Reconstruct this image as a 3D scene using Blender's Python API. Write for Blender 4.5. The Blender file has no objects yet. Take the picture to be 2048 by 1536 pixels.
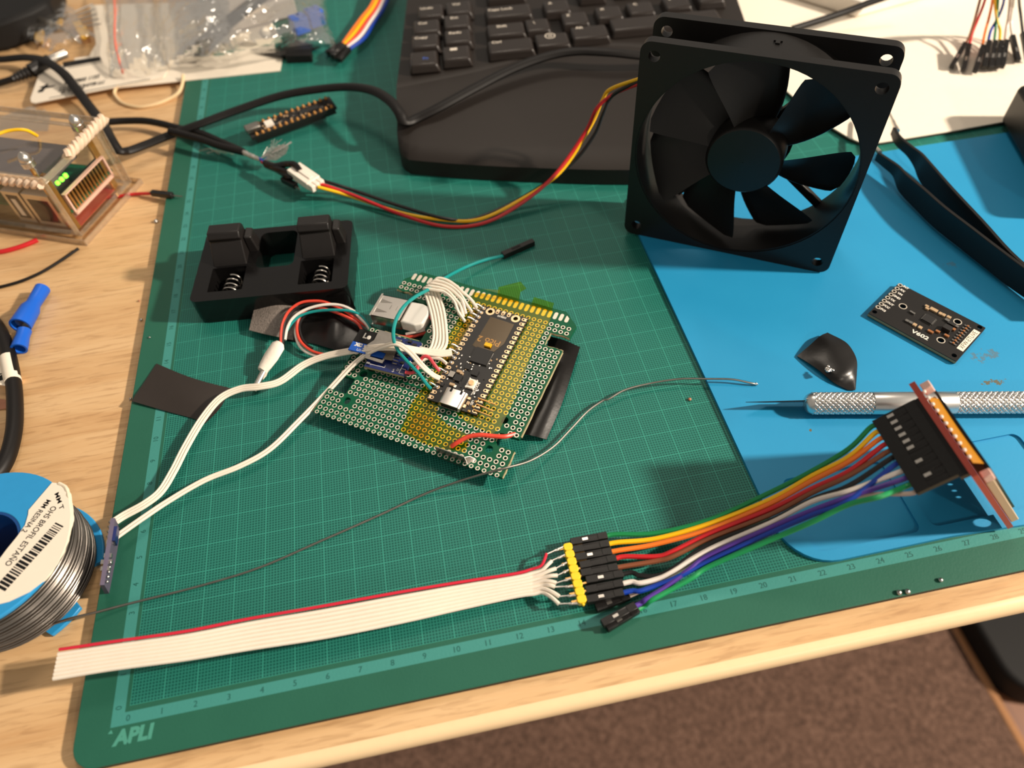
# Recreation of a desk-top electronics workbench: everything is authored in centimetres
# (x along the cutting mat's bottom ruler, y along its left ruler, z above the mat) and
# scaled to metres when a mesh is made.
import bpy, math, random
import numpy as np
from mathutils import Vector, Matrix
SC = bpy.context.scene
COL = SC.collection
S = 0.01
ZT = 0.753                       # height of the mat's upper face above the floor, metres
rnd = random.Random(7)
PI = math.pi
sin, cos = math.sin, math.cos
A3 = lambda *p: np.array(p, float)

# ---------------------------------------------------------------- camera
FPX = 1455.31552
def rod(r):
    r = np.array(r, float); t = np.linalg.norm(r); k = r / t
    K = np.array([[0, -k[2], k[1]], [k[2], 0, -k[0]], [-k[1], k[0], 0]])
    return np.eye(3) + sin(t) * K + (1 - cos(t)) * K @ K
CR = rod((2.46370728, -0.254909567, 0.0180731484))
CT = A3(-11.6020813, 9.76884491, 22.0906587)
CC = -CR.T @ CT
cam = bpy.data.cameras.new('camera')
cam.sensor_width = 36.0
cam.lens = FPX / 2048 * 36.0
cam.clip_start = 0.01
cam.dof.use_dof = True
cam.dof.focus_distance = 0.272
cam.dof.aperture_fstop = 8.5
camo = bpy.data.objects.new('camera', cam); COL.objects.link(camo)
Rb = np.stack([CR[0], -CR[1], -CR[2]]).T
mw = Matrix.Identity(4)
for i in range(3):
    for j in range(3): mw[i][j] = Rb[i][j]
    mw[i][3] = CC[i] * S + (ZT if i == 2 else 0)
camo.matrix_world = mw
SC.camera = camo

# ---------------------------------------------------------------- light and exposure
SC.view_settings.view_transform = 'Standard'
SC.view_settings.look = 'None'
SC.view_settings.gamma = 1
SC.view_settings.exposure = 0.08
SC.view_settings.use_curve_mapping = False
w = bpy.data.worlds.new('room_light'); SC.world = w
w.use_nodes = True
w.node_tree.nodes['Background'].inputs[0].default_value = (1.0, 0.90, 0.78, 1)
w.node_tree.nodes['Background'].inputs[1].default_value = 0.31
def area(name, loc, aim, size, power, col):
    l = bpy.data.lights.new(name, 'AREA'); l.shape = 'DISK'; l.size = size; l.energy = power; l.color = col
    o = bpy.data.objects.new(name, l); COL.objects.link(o)
    p = Vector((loc[0] * S, loc[1] * S, loc[2] * S + ZT)); a = Vector((aim[0] * S, aim[1] * S, aim[2] * S + ZT))
    o.location = p; o.rotation_euler = (a - p).to_track_quat('-Z', 'Y').to_euler()
    return o
area('lamp_or_fill', (152, -26, 88), (14, 10, 0), 0.09, 46, (1.0, 0.87, 0.72))
area('lamp_or_fill', (90, -152, 95), (14, 14, 0), 0.10, 5, (1.0, 0.87, 0.72))  # added weak frontal fill, no real lamp stands here
area('lamp_or_fill', (30, 110, 175), (14, 14, 0), 0.5, 7, (1.0, 0.87, 0.72))

# ---------------------------------------------------------------- helpers
def W(u, v, h=0.0):
    """world point (cm) that the photo shows at pixel (u, v) when it lies h above the mat"""
    d = CR.T @ A3((u - 1024) / FPX, (v - 768) / FPX, 1)
    return CC + (h - CC[2]) / d[2] * d
def PJ(p):
    c = CR @ np.array(p, float) + CT
    return 1024 + FPX * c[0] / c[2], 768 + FPX * c[1] / c[2]
def PX(pts, h=0.0):
    return [W(p[0], p[1], p[2] if len(p) > 2 else h) for p in pts]
class FR:
    """a local frame: columns of R are its axes, o its origin (cm)"""
    def __init__(s, R, o): s.R = np.array(R, float); s.o = np.array(o, float)
    def __call__(s, *p): return s.R @ A3(*p) + s.o
    def loc(s, u, v, z=0.0):
        d = s.R.T @ (CR.T @ A3((u - 1024) / FPX, (v - 768) / FPX, 1)); c = s.R.T @ (CC - s.o)
        return c + (z - c[2]) / d[2] * d
def axes(x, y):
    x = np.array(x, float); x /= np.linalg.norm(x); y = np.array(y, float); y -= x * (x @ y); y /= np.linalg.norm(y)
    return np.stack([x, y, np.cross(x, y)], 1)
def yaw(a, o): return FR([[cos(a), -sin(a), 0], [sin(a), cos(a), 0], [0, 0, 1]], o)
def spline(pts, n=6):
    P = [np.array(p, float) for p in pts]
    if len(P) < 3: return P
    P = [2 * P[0] - P[1]] + P + [2 * P[-1] - P[-2]]
    out = []
    for i in range(1, len(P) - 2):
        for k in range(n):
            t = k / n; a, b, c, d = P[i - 1:i + 3]
            out.append(.5 * (2 * b + (c - a) * t + (2 * a - 5 * b + 4 * c - d) * t * t + (3 * b - a - 3 * c + d) * t ** 3))
    return out + [P[-2]]
def fine(G, n=4):
    R_ = [spline(r, n) for r in G]
    C_ = [spline([r[j] for r in R_], n) for j in range(len(R_[0]))]
    return [[C_[j][i] for j in range(len(C_))] for i in range(len(C_[0]))]
def resample(pts, n):
    P = np.array(pts); L = np.r_[0, np.cumsum(np.linalg.norm(P[1:] - P[:-1], axis=1))]
    q = np.linspace(0, L[-1], n)
    return [A3(*[np.interp(x, L, P[:, k]) for k in range(P.shape[1])]) for x in q]

def lin(c): return tuple(((x / 255) / 12.92 if x / 255 < .04045 else ((x / 255 + .055) / 1.055) ** 2.4) for x in c)
MATS = {}
def mat(name, rgb, rough=.5, metal=0.0, spec=.5, var=0.0, vscale=300, bump=0.0, bscale=900, trans=0.0, ior=1.45, alpha=1.0, coat=0.0, emit=0.0, thin=False):
    m = bpy.data.materials.new(name); m.use_nodes = True
    nt = m.node_tree; b = nt.nodes['Principled BSDF']
    c = lin(rgb) + (1,)
    b.inputs['Base Color'].default_value = c
    b.inputs['Roughness'].default_value = rough
    b.inputs['Metallic'].default_value = metal
    b.inputs['Specular IOR Level'].default_value = spec
    b.inputs['Transmission Weight'].default_value = trans
    b.inputs['IOR'].default_value = ior
    b.inputs['Alpha'].default_value = alpha
    b.inputs['Coat Weight'].default_value = coat
    if emit:
        b.inputs['Emission Color'].default_value = c; b.inputs['Emission Strength'].default_value = emit
    tc = nt.nodes.new('ShaderNodeTexCoord')
    if var or bump:
        nz = nt.nodes.new('ShaderNodeTexNoise'); nz.inputs['Scale'].default_value = vscale; nz.inputs['Detail'].default_value = 4
        nt.links.new(tc.outputs['Object'], nz.inputs['Vector'])
        mx = nt.nodes.new('ShaderNodeMix'); mx.data_type = 'RGBA'
        mx.inputs[6].default_value = tuple(x * (1 - var) for x in c[:3]) + (1,)
        mx.inputs[7].default_value = tuple(min(1, x * (1 + var)) for x in c[:3]) + (1,)
        nt.links.new(nz.outputs['Fac'], mx.inputs[0]); nt.links.new(mx.outputs[2], b.inputs['Base Color'])
    if bump:
        n2 = nt.nodes.new('ShaderNodeTexNoise'); n2.inputs['Scale'].default_value = bscale; n2.inputs['Detail'].default_value = 3
        nt.links.new(tc.outputs['Object'], n2.inputs['Vector'])
        bp = nt.nodes.new('ShaderNodeBump'); bp.inputs['Strength'].default_value = bump; bp.inputs['Distance'].default_value = 0.0004
        nt.links.new(n2.outputs['Fac'], bp.inputs['Height']); nt.links.new(bp.outputs['Normal'], b.inputs['Normal'])
    MATS[name] = m
    return m

class MB:
    """collects shapes in centimetres; obj() links them as one mesh object"""
    def __init__(s, fr=None): s.v = []; s.f = []; s.mi = []; s.sm = []; s.fr = fr; s.cur = 0
    def add(s, vs, fs, smooth=False, mi=None):
        b = len(s.v)
        for p in vs: s.v.append(s.fr(*p) if s.fr else np.array(p, float))
        for q in fs: s.f.append(tuple(b + i for i in q)); s.mi.append(s.cur if mi is None else mi); s.sm.append(smooth)
        return s
    def box(s, x0, y0, z0, x1, y1, z1, mi=None):
        return s.add([(x0, y0, z0), (x1, y0, z0), (x1, y1, z0), (x0, y1, z0), (x0, y0, z1), (x1, y0, z1), (x1, y1, z1), (x0, y1, z1)],
                     [(3, 2, 1, 0), (4, 5, 6, 7), (0, 1, 5, 4), (1, 2, 6, 5), (2, 3, 7, 6), (3, 0, 4, 7)], mi=mi)
    def hexa(s, lo, hi, mi=None):
        return s.add(list(lo) + list(hi), [(3, 2, 1, 0), (4, 5, 6, 7), (0, 1, 5, 4), (1, 2, 6, 5), (2, 3, 7, 6), (3, 0, 4, 7)], mi=mi)
    def bar(s, p, q, wd, ht, up=(0, 0, 1), mi=None):
        """box from p to q, wd wide and ht high"""
        p = np.array(p, float); q = np.array(q, float); d = q - p; d /= np.linalg.norm(d)
        sd = np.cross(d, up); sd /= np.linalg.norm(sd); u = np.cross(sd, d); a = sd * wd / 2; b = u * ht / 2
        return s.hexa([p - a - b, p + a - b, q + a - b, q - a - b], [p - a + b, p + a + b, q + a + b, q - a + b], mi)
    def prism(s, poly, z0, z1, mi=None, smooth=False):
        n = len(poly)
        vs = [(p[0], p[1], z0) for p in poly] + [(p[0], p[1], z1) for p in poly]
        fs = [tuple(range(n))[::-1], tuple(range(n, 2 * n))]
        s.add(vs, fs, mi=mi)
        b = len(s.v) - 2 * n
        for i in range(n):
            j = (i + 1) % n
            s.f.append((b + i, b + j, b + n + j, b + n + i)); s.mi.append(s.cur if mi is None else mi); s.sm.append(smooth)
        return s
    def slab(s, top, th, mi=None):
        """closed plate below a 3-D polygon of points"""
        n = len(top); lo = [np.array(p) - A3(0, 0, th) for p in top]
        return s.add(lo + list(top), [tuple(range(n))[::-1], tuple(range(n, 2 * n))] + [(i, (i + 1) % n, n + (i + 1) % n, n + i) for i in range(n)], mi=mi)
    def cyl(s, p, q, r0, r1=None, n=16, caps=True, mi=None, smooth=True):
        r1 = r0 if r1 is None else r1
        return s.rev([(0, r0), (1, r1)], p, q, n, caps, mi, smooth)
    def rev(s, prof, p, q, n=24, caps=True, mi=None, smooth=True):
        """revolve [(t, r)] about the line p to q"""
        p = np.array(p, float); q = np.array(q, float); d = q - p; L = np.linalg.norm(d); d /= L
        a = np.cross(d, (0, 0, 1) if abs(d[2]) < .9 else (1, 0, 0)); a /= np.linalg.norm(a); b = np.cross(d, a)
        vs = [p + d * L * t + (a * cos(2 * PI * k / n) + b * sin(2 * PI * k / n)) * r for t, r in prof for k in range(n)]
        fs = [(i * n + k, i * n + (k + 1) % n, (i + 1) * n + (k + 1) % n, (i + 1) * n + k) for i in range(len(prof) - 1) for k in range(n)]
        s.add(vs, fs, smooth, mi)
        if caps:
            m = (len(prof) - 1) * n
            s.add(vs[:n], [tuple(range(n))[::-1]], False, mi); s.add(vs[m:], [tuple(range(n))], False, mi)
        return s
    def tube(s, pts, r, n=8, caps=True, mi=None, sx=1.0):
        """round tube along points; sx widens it sideways (a flat lead)"""
        P = [np.array(p, float) for p in pts]; m = len(P)
        T = [P[min(i + 1, m - 1)] - P[max(i - 1, 0)] for i in range(m)]
        T = [t / (np.linalg.norm(t) + 1e-12) for t in T]
        a = np.cross(T[0], (0, 0, 1));
        if np.linalg.norm(a) < .05: a = np.cross(T[0], (1, 0, 0))
        a /= np.linalg.norm(a); vs = []
        for i in range(m):
            a = a - T[i] * (a @ T[i]); a /= np.linalg.norm(a)
            if sx != 1.0:
                c = np.cross(T[i], (0, 0, 1))
                if np.linalg.norm(c) > .3:
                    c /= np.linalg.norm(c); a = c if c @ a > 0 else -c
            b = np.cross(T[i], a); ri = r[i] if hasattr(r, '__len__') else r
            vs += [P[i] + (a * cos(2 * PI * k / n) * sx + b * sin(2 * PI * k / n)) * ri for k in range(n)]
        fs = [(i * n + k, i * n + (k + 1) % n, (i + 1) * n + (k + 1) % n, (i + 1) * n + k) for i in range(m - 1) for k in range(n)]
        if caps: fs += [tuple(range(n))[::-1], tuple(range((m - 1) * n, m * n))]
        return s.add(vs, fs, True, mi)
    def sph(s, c, r, n=10, sz=1.0, mi=None):
        c = np.array(c, float)
        prof = [(.5 - .5 * cos(PI * i / n) if 0 < i < n else (0 if i == 0 else 1), max(1e-4, r * sin(PI * i / n))) for i in range(n + 1)]
        return s.rev(prof, c - A3(0, 0, r * sz), c + A3(0, 0, r * sz), 2 * n, True, mi)
    def sheet(s, G, th=0.0, mi=None, smooth=True):
        """grid of points, optionally with thickness downwards"""
        nu, nv = len(G), len(G[0]); vs = [p for r in G for p in r]
        fs = [(i * nv + j, (i + 1) * nv + j, (i + 1) * nv + j + 1, i * nv + j + 1) for i in range(nu - 1) for j in range(nv - 1)]
        if th:
            m = nu * nv; vs = vs + [np.array(p) - A3(0, 0, th) for p in vs]
            fs = fs + [tuple(m + i for i in q[::-1]) for q in fs]
            rim = [j for j in range(nv)] + [i * nv + nv - 1 for i in range(1, nu)] + [(nu - 1) * nv + j for j in range(nv - 2, -1, -1)] + [i * nv for i in range(nu - 2, 0, -1)]
            fs += [(rim[k], rim[(k + 1) % len(rim)], m + rim[(k + 1) % len(rim)], m + rim[k]) for k in range(len(rim))]
        return s.add(vs, fs, smooth, mi)
    def ring(s, c, r0, r1, z0, z1, n=20, mi=None):
        """flat annulus with thickness in the local xy plane"""
        vs = []
        for z in (z0, z1):
            for r in (r0, r1): vs += [(c[0] + r * cos(2 * PI * k / n), c[1] + r * sin(2 * PI * k / n), z) for k in range(n)]
        fs = []
        for k in range(n):
            j = (k + 1) % n
            fs += [(2 * n + k, 3 * n + k, 3 * n + j, 2 * n + j), (k, j, n + j, n + k), (n + k, n + j, 3 * n + j, 3 * n + k), (k, 2 * n + k, 2 * n + j, j)]
        return s.add(vs, fs, False, mi)
    def plate(s, outer, holes, z0, z1, mi=None):
        cu = bpy.data.curves.new('outline', 'CURVE'); cu.dimensions = '2D'; cu.fill_mode = 'BOTH'; cu.extrude = (z1 - z0) / 2
        for P in [outer] + list(holes):
            sp = cu.splines.new('POLY'); sp.points.add(len(P) - 1); sp.use_cyclic_u = True
            for i, p in enumerate(P): sp.points[i].co = (p[0], p[1], 0, 1)
        o = bpy.data.objects.new('outline', cu); me = bpy.data.meshes.new_from_object(o)
        zm = (z0 + z1) / 2
        s.add([(v.co.x, v.co.y, v.co.z + zm) for v in me.vertices], [tuple(p.vertices) for p in me.polygons], mi=mi)
        bpy.data.objects.remove(o); bpy.data.curves.remove(cu); bpy.data.meshes.remove(me)
        return s
    def text(s, body, size, fr, th=.004, align='CENTER', bold=0.0, mi=None, sx=1.0, shear=0.0):
        """lettering in frame fr (x along the line, y up, z out of the surface)"""
        cu = bpy.data.curves.new('lettering', 'FONT'); cu.body = body; cu.size = size; cu.extrude = th; cu.offset = bold
        cu.align_x = align; cu.align_y = 'CENTER'; cu.resolution_u = 3; cu.shear = shear
        o = bpy.data.objects.new('lettering', cu); me = bpy.data.meshes.new_from_object(o)
        b = len(s.v); k = s.cur if mi is None else mi
        for v in me.vertices: s.v.append(fr(v.co.x * sx, v.co.y, v.co.z))
        for p in me.polygons: s.f.append(tuple(b + i for i in p.vertices)); s.mi.append(k); s.sm.append(False)
        bpy.data.objects.remove(o); bpy.data.curves.remove(cu); bpy.data.meshes.remove(me)
        return s
    def obj(s, name, mats, parent=None, bevel=0.0, seg=2, base=None, merge=False, label=None, **tags):
        me = bpy.data.meshes.new(name)
        V = np.array(s.v)
        root = parent
        if root is not None:
            while root.parent is not None: root = root.parent
            b = np.array(root['base_cm'])
        else:
            b = np.array(base, float) if base is not None else A3(*V[:, :2].mean(0), V[:, 2].min())
        me.from_pydata([tuple((p - b) * S) for p in V], [], s.f)
        me.polygons.foreach_set('material_index', s.mi); me.polygons.foreach_set('use_smooth', s.sm)
        for m in (mats if isinstance(mats, (list, tuple)) else [mats]): me.materials.append(MATS[m] if isinstance(m, str) else m)
        me.update(); me.set_sharp_from_angle(angle=.75)
        o = bpy.data.objects.new(name, me); COL.objects.link(o)
        if parent is not None: o.parent = parent
        else:
            o.location = (b[0] * S, b[1] * S, b[2] * S + ZT); o['base_cm'] = [float(x) for x in b]
        if bevel:
            md = o.modifiers.new('soft_edges', 'BEVEL'); md.width = bevel * S; md.segments = seg; md.limit_method = 'ANGLE'; md.angle_limit = .6
            md.harden_normals = False
        if label: o['label'] = label
        for k, v in tags.items():
            if v: o[k] = v
        return o
def thing(name, label, category, base, group=None):
    o = bpy.data.objects.new(name, None); COL.objects.link(o)
    o.empty_display_size = .01
    o.location = (base[0] * S, base[1] * S, base[2] * S + ZT)
    o['base_cm'] = [float(x) for x in base[:3]]
    o['label'] = label; o['category'] = category
    if group: o['group'] = group
    return o
def rrect(x0, y0, x1, y1, r, n=6):
    P = []
    for cx, cy, a in ((x1 - r, y0 + r, -PI / 2), (x1 - r, y1 - r, 0), (x0 + r, y1 - r, PI / 2), (x0 + r, y0 + r, PI)):
        P += [(cx + r * cos(a + PI / 2 * k / n), cy + r * sin(a + PI / 2 * k / n)) for k in range(n + 1)]
    return P
def circ(cx, cy, r, n=20): return [(cx + r * cos(2 * PI * k / n), cy + r * sin(2 * PI * k / n)) for k in range(n)]

# plain materials
mat('black_plastic', (22, 20, 19), .4, spec=.45, var=.15, bump=.05)
mat('black_matte', (20, 19, 19), .6, spec=.3, var=.15)
mat('black_rubber', (26, 23, 22), .42, var=.15)
mat('black_gloss', (17, 16, 16), .16, bump=.1, bscale=300)
mat('white_plastic', (236, 226, 212), .4)
mat('white_wire', (232, 221, 205), .42, var=.04)
mat('cream_wire', (228, 200, 156), .45)
mat('steel', (214, 208, 200), .3, 1.0, var=.06)
mat('dull_steel', (150, 145, 138), .4, 1.0, var=.2)
mat('solder', (196, 192, 186), .28, 1.0, var=.15)
mat('gold', (226, 178, 110), .35, 1.0)
mat('copper_pad', (222, 190, 150), .34, .6)
mat('tin_pad', (214, 204, 188), .4, .35)
mat('pcb_black', (26, 24, 23), .42, var=.15)
mat('pcb_edge', (150, 140, 105), .7, var=.3)
mat('silk', (225, 220, 210), .6)
mat('chip', (34, 33, 33), .5)
mat('cap_tan', (178, 150, 116), .5)
for n_, c_ in dict(red=(196, 34, 40), yellow=(244, 190, 18), orange=(238, 122, 40), green=(20, 128, 72), brown=(128, 74, 48), black=(20, 19, 19), white=(226, 216, 206), blue=(14, 58, 160), purple=(84, 52, 150), grey=(188, 168, 156), teal=(18, 138, 136), light_green=(24, 146, 84), coral=(214, 70, 52), pink=(216, 74, 84)).items():
    mat('wire_' + n_, c_, .38, spec=.5)
mat('yellow_header', (242, 205, 40), .5, var=.06, vscale=900)
mat('silver_knife', (226, 224, 220), .34, 1.0)
mat('dark_blade', (70, 70, 72), .3, 1.0)
# ---------------------------------------------------------------- node helpers for the large surfaces
class NT:
    def __init__(s, name, rough=.5):
        m = bpy.data.materials.new(name); m.use_nodes = True; MATS[name] = m
        s.nt = m.node_tree; s.b = s.nt.nodes['Principled BSDF']; s.b.inputs['Roughness'].default_value = rough
        s.tc = s.n('ShaderNodeTexCoord')
    def n(s, t): return s.nt.nodes.new(t)
    def lk(s, a, b): s.nt.links.new(a, b)
    def put(s, sock, v):
        if hasattr(v, 'is_output'): s.lk(v, sock)
        else: sock.default_value = v
    def m(s, op, a, b=None, c=None):
        x = s.n('ShaderNodeMath'); x.operation = op
        for i, v in enumerate((a, b, c)):
            if v is not None: s.put(x.inputs[i], v)
        return x.outputs[0]
    def mix(s, f, a, b):
        x = s.n('ShaderNodeMix'); x.data_type = 'RGBA'
        s.put(x.inputs[0], f); s.put(x.inputs[6], a); s.put(x.inputs[7], b)
        return x.outputs[2]
    def noise(s, scale, detail=4, vec=None, rough=.5, dist=0):
        x = s.n('ShaderNodeTexNoise'); x.inputs['Scale'].default_value = scale; x.inputs['Detail'].default_value = detail
        x.inputs['Roughness'].default_value = rough; x.inputs['Distortion'].default_value = dist
        s.lk(vec if vec is not None else s.tc.outputs['Object'], x.inputs['Vector']); return x.outputs['Fac']
    def mapping(s, scale=(1, 1, 1), rot=(0, 0, 0)):
        x = s.n('ShaderNodeMapping'); x.inputs['Scale'].default_value = scale; x.inputs['Rotation'].default_value = rot
        s.lk(s.tc.outputs['Object'], x.inputs['Vector']); return x.outputs[0]
    def ramp(s, f, stops):
        x = s.n('ShaderNodeValToRGB'); e = x.color_ramp.elements
        while len(e) < len(stops): e.new(.5)
        for i, (p, c) in enumerate(stops): e[i].position = p; e[i].color = c
        s.lk(f, x.inputs[0]); return x.outputs[0]
    def bump(s, h, st, dist=.0005):
        x = s.n('ShaderNodeBump'); x.inputs['Strength'].default_value = st; x.inputs['Distance'].default_value = dist
        s.lk(h, x.inputs['Height']); s.lk(x.outputs[0], s.b.inputs['Normal'])
def C4(*c): return lin(c) + (1,)

# wood laminate
k = NT('oak_laminate', .42)
g1 = k.noise(1, 5, k.mapping((9, 95, 95)), .6, .6)
g2 = k.noise(1, 3, k.mapping((60, 620, 620)), .6, .5)
g3 = k.noise(14, 3)
base = k.ramp(g1, [(.25, C4(198, 153, 104)), (.5, C4(217, 177, 128)), (.75, C4(228, 192, 145))])
dark = k.ramp(g2, [(.34, (1, 1, 1, 1)), (.5, (0, 0, 0, 1))])
c = k.mix(k.m('MULTIPLY', dark, .42), base, C4(150, 108, 68))
c = k.mix(k.m('MULTIPLY', g3, .25), c, C4(204, 160, 112))
k.lk(c, k.b.inputs['Base Color']); k.bump(g2, .12)
# cutting mat print
k = NT('mat_print', .5)
sp = k.n('ShaderNodeSeparateXYZ'); k.lk(k.tc.outputs['Object'], sp.inputs[0])
x = k.m('MULTIPLY', sp.outputs[0], 100.0); y = k.m('MULTIPLY', sp.outputs[1], 100.0)
def line(co, period, halfw):
    f = k.m('FRACT', k.m('DIVIDE', co, period))
    d = k.m('MULTIPLY', k.m('MINIMUM', f, k.m('SUBTRACT', 1.0, f)), period)
    return k.m('LESS_THAN', d, halfw)
def inside(co, lo, hi): return k.m('MULTIPLY', k.m('GREATER_THAN', co, lo), k.m('LESS_THAN', co, hi))
XM, YM = 42.0, 57.0
grid = k.m('MULTIPLY', inside(x, 0, XM), inside(y, 0, YM))
mm = k.m('MAXIMUM', line(x, .1, .0155), line(y, .1, .0155))
cm = k.m('MAXIMUM', line(x, 1, .019), line(y, 1, .019))
outer = k.m('MULTIPLY', inside(x, -.50, XM + .5), inside(y, -.54, YM + .5))
inner = k.m('MULTIPLY', inside(x, -.12, XM + .12), inside(y, -.165, YM + .12))
strip = k.m('MULTIPLY', outer, k.m('SUBTRACT', 1.0, inner))
nz = k.noise(60, 4); nz2 = k.noise(1500, 2)
green = k.mix(nz, C4(30, 90, 72), C4(36, 98, 79))
cell = k.mix(nz, C4(7, 80, 71), C4(11, 88, 78))
c = k.mix(strip, green, C4(62, 138, 130))
c = k.mix(grid, c, cell)
ln = k.m('MULTIPLY', grid, k.m('MAXIMUM', k.m('MULTIPLY', mm, .62), k.m('MULTIPLY', cm, 1.0)))
c = k.mix(ln, c, C4(50, 140, 124))
k.lk(c, k.b.inputs['Base Color']); k.bump(nz2, .12, .0003)
k.b.inputs['Specular IOR Level'].default_value = .35
# blue silicone
k = NT('blue_silicone', .5)
nz = k.noise(35, 3); n2 = k.noise(900, 2)
c = k.mix(nz, C4(22, 136, 186), C4(32, 146, 194))
sp = k.n('ShaderNodeSeparateXYZ'); k.lk(k.tc.outputs['Object'], sp.inputs[0])
nb = k.noise(330, 4, None, .7)
BB = (21.12, -0.1)
for (px, py, rx, ry, st) in ((1965, 712, .75, .35, .55), (1985, 765, .5, .18, .95), (1905, 527, .45, .25, .35), (1725, 548, .12, .1, .5), (1623, 860, .1, .08, 1.0)):
    q = W(px, py, .14)
    dx = k.m('DIVIDE', k.m('SUBTRACT', k.m('MULTIPLY', sp.outputs[0], 100.), q[0] - BB[0]), rx)
    dy = k.m('DIVIDE', k.m('SUBTRACT', k.m('MULTIPLY', sp.outputs[1], 100.), q[1] - BB[1]), ry)
    r2 = k.m('ADD', k.m('MULTIPLY', dx, dx), k.m('MULTIPLY', dy, dy))
    f = k.m('MULTIPLY', k.m('GREATER_THAN', k.m('SUBTRACT', nb, k.m('MULTIPLY', r2, .16)), .47), st)
    c = k.mix(f, c, C4(96, 92, 70))
k.lk(c, k.b.inputs['Base Color']); k.bump(n2, .08, .0003)
# carpet
k = NT('carpet', .95)
c1 = k.noise(160, 5, None, .7); c2 = k.noise(30, 4)
c = k.ramp(c1, [(.3, C4(66, 47, 38)), (.5, C4(114, 86, 71)), (.7, C4(146, 114, 97))])
c = k.mix(k.m('MULTIPLY', c2, .5), c, C4(84, 62, 50))
k.lk(c, k.b.inputs['Base Color']); k.bump(c1, 1.0, .004)
k = NT('floor_boards', .5)
c = k.ramp(k.noise(1, 4, k.mapping((60, 4, 4)), .6), [(.3, C4(110, 68, 44)), (.7, C4(150, 100, 66))])
k.lk(c, k.b.inputs['Base Color'])
mat('rug_binding', (168, 122, 84), .9, var=.15, bump=.6)

# ---------------------------------------------------------------- room and desk
fl = MB().box(-160, -200, -75.8, 240, 200, -75.3).obj('floor', 'floor_boards', base=(0, 0, -75.8)); fl['kind'] = 'structure'
t = thing('rug', 'brown short-pile rug on the floor under the desk', 'rug', (0, 0, -75.3))
MB().box(-110, -150, -75.3, 69.2, 120, -74.3).obj('pile', 'carpet', t)
MB().box(69.2, -150, -75.3, 70.3, 120, -74.2).obj('binding', 'rug_binding', t, bevel=.3)
t = thing('desk', 'oak-effect desk with rounded front edge, carrying the whole workbench', 'desk', (14, 30, -75.3))
def extr(prof):
    vs = []; n = len(prof)
    for xx in (-70., 95.): vs += [(xx, q[0] - (.0 if xx > 0 else .35), q[1]) for q in prof]
    return MB().add(vs, [tuple(range(n))[::-1], tuple(range(n, 2 * n))] + [(i, (i + 1) % n, n + (i + 1) % n, n + i) for i in range(n)])
extr([(-1.9, -2.1), (-2.42, -.82), (-2.12, -.8), (-2.12, -.3), (85, -.3), (85, -2.1)]).obj('tabletop', 'oak_laminate', t)
mat('pale_lip', (240, 210, 166), .35, var=.04)  # front lip coloured paler than the tabletop
extr([(-2.12, -.82), (-2.42, -.84), (-2.5, -.76)] + [(-2.16 - .34 * cos(a), -.66 + .36 * sin(a)) for a in np.linspace(0, PI / 2, 7)] + [(-2.12, -.3)]).obj('front_lip', 'pale_lip', t)
for xx in (75.2, -60.):
    m = MB().prism([(xx + p[0], p[1]) for p in rrect(-5, 4.2, 5, 66, 4.6, 8)], -75.3, -70.5)
    m.box(xx - 4, 34, -70.5, xx + 4, 40, -2.1)
    m.obj('leg', 'black_matte', t, bevel=.6, seg=3)
    
# ---------------------------------------------------------------- cutting mat
t = thing('cutting_mat', 'large green self-healing cutting mat with a centimetre grid', 'cutting mat', (0, 0, -.3))
MB().prism(rrect(-1.53, -1.58, 43.6, 58.6, .75, 8), -.07, 0).obj('printed_face', 'mat_print', t, bevel=.02)
mat('mat_shadow_layer', (30, 26, 22), .7)  # lower layer coloured dark to imitate the shadow line along the mat's edge
MB().prism(rrect(-1.51, -1.56, 43.58, 58.58, .75, 8), -.3, -.07).obj('mat_shadow_layer', 'mat_shadow_layer', t)
mat('ruler_ink', (26, 92, 84), .6); mat('light_ink', (72, 148, 130), .6)
m = MB()
for i in range(0, 43): m.text(str(i), .26, FR(np.eye(3), (i, -.36, .004)), .0015)
for i in range(0, 56): m.text(str(i), .26, FR([[0, -1, 0], [1, 0, 0], [0, 0, 1]], (-.315, i, .004)), .0015)
m.obj('ruler_numerals', 'ruler_ink', t)
m = MB().text('APLI', .58, FR(np.eye(3), (.22, -.89, .004)), .0015, bold=.03, sx=1.0, shear=.12)
m.prism([(-.55, -.70), (-.40, -.72), (-.46, -.60)], .002, .006)
m.obj('printed_lettering', 'light_ink', t)

# ---------------------------------------------------------------- blue silicone mat
BZ = .14
m = MB()
out = [(21.12, 19.75), (21.12, 1.9)] + [(22.6 + 1.48 * cos(a) * 1.0, 1.45 - 1.55 * sin(a)) for a in np.linspace(PI, PI / 2 * 1.0, 9)[0:0]]
out = [(22.9, 19.95)] + [(22.55 - 1.5 * sin(a), 18.45 + 1.5 * cos(a)) for a in np.linspace(.2, PI / 2, 7)] + [(21.12, 1.7)] + [(22.72 - 1.6 * cos(a), 1.55 - 1.65 * sin(a)) for a in np.linspace(.12, PI / 2, 9)] + [(26.6, -.08), (31, -.3), (56, -.9), (56, 19.4), (41, 19.75)]
po = [rrect(22.05, .28, 25.75, 3.1, .28), rrect(26.15, .34, 31.0, 3.12, .28), rrect(31.5, .3, 40, 3.1, .28)]
m.plate(out, [], 0.0, .055)
m.plate(out, po, .055, BZ)
m.obj('soldering_mat', 'blue_silicone', base=(BB[0], BB[1], 0), label='blue silicone soldering mat with moulded trays along its front edge', category='soldering mat')

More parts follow.
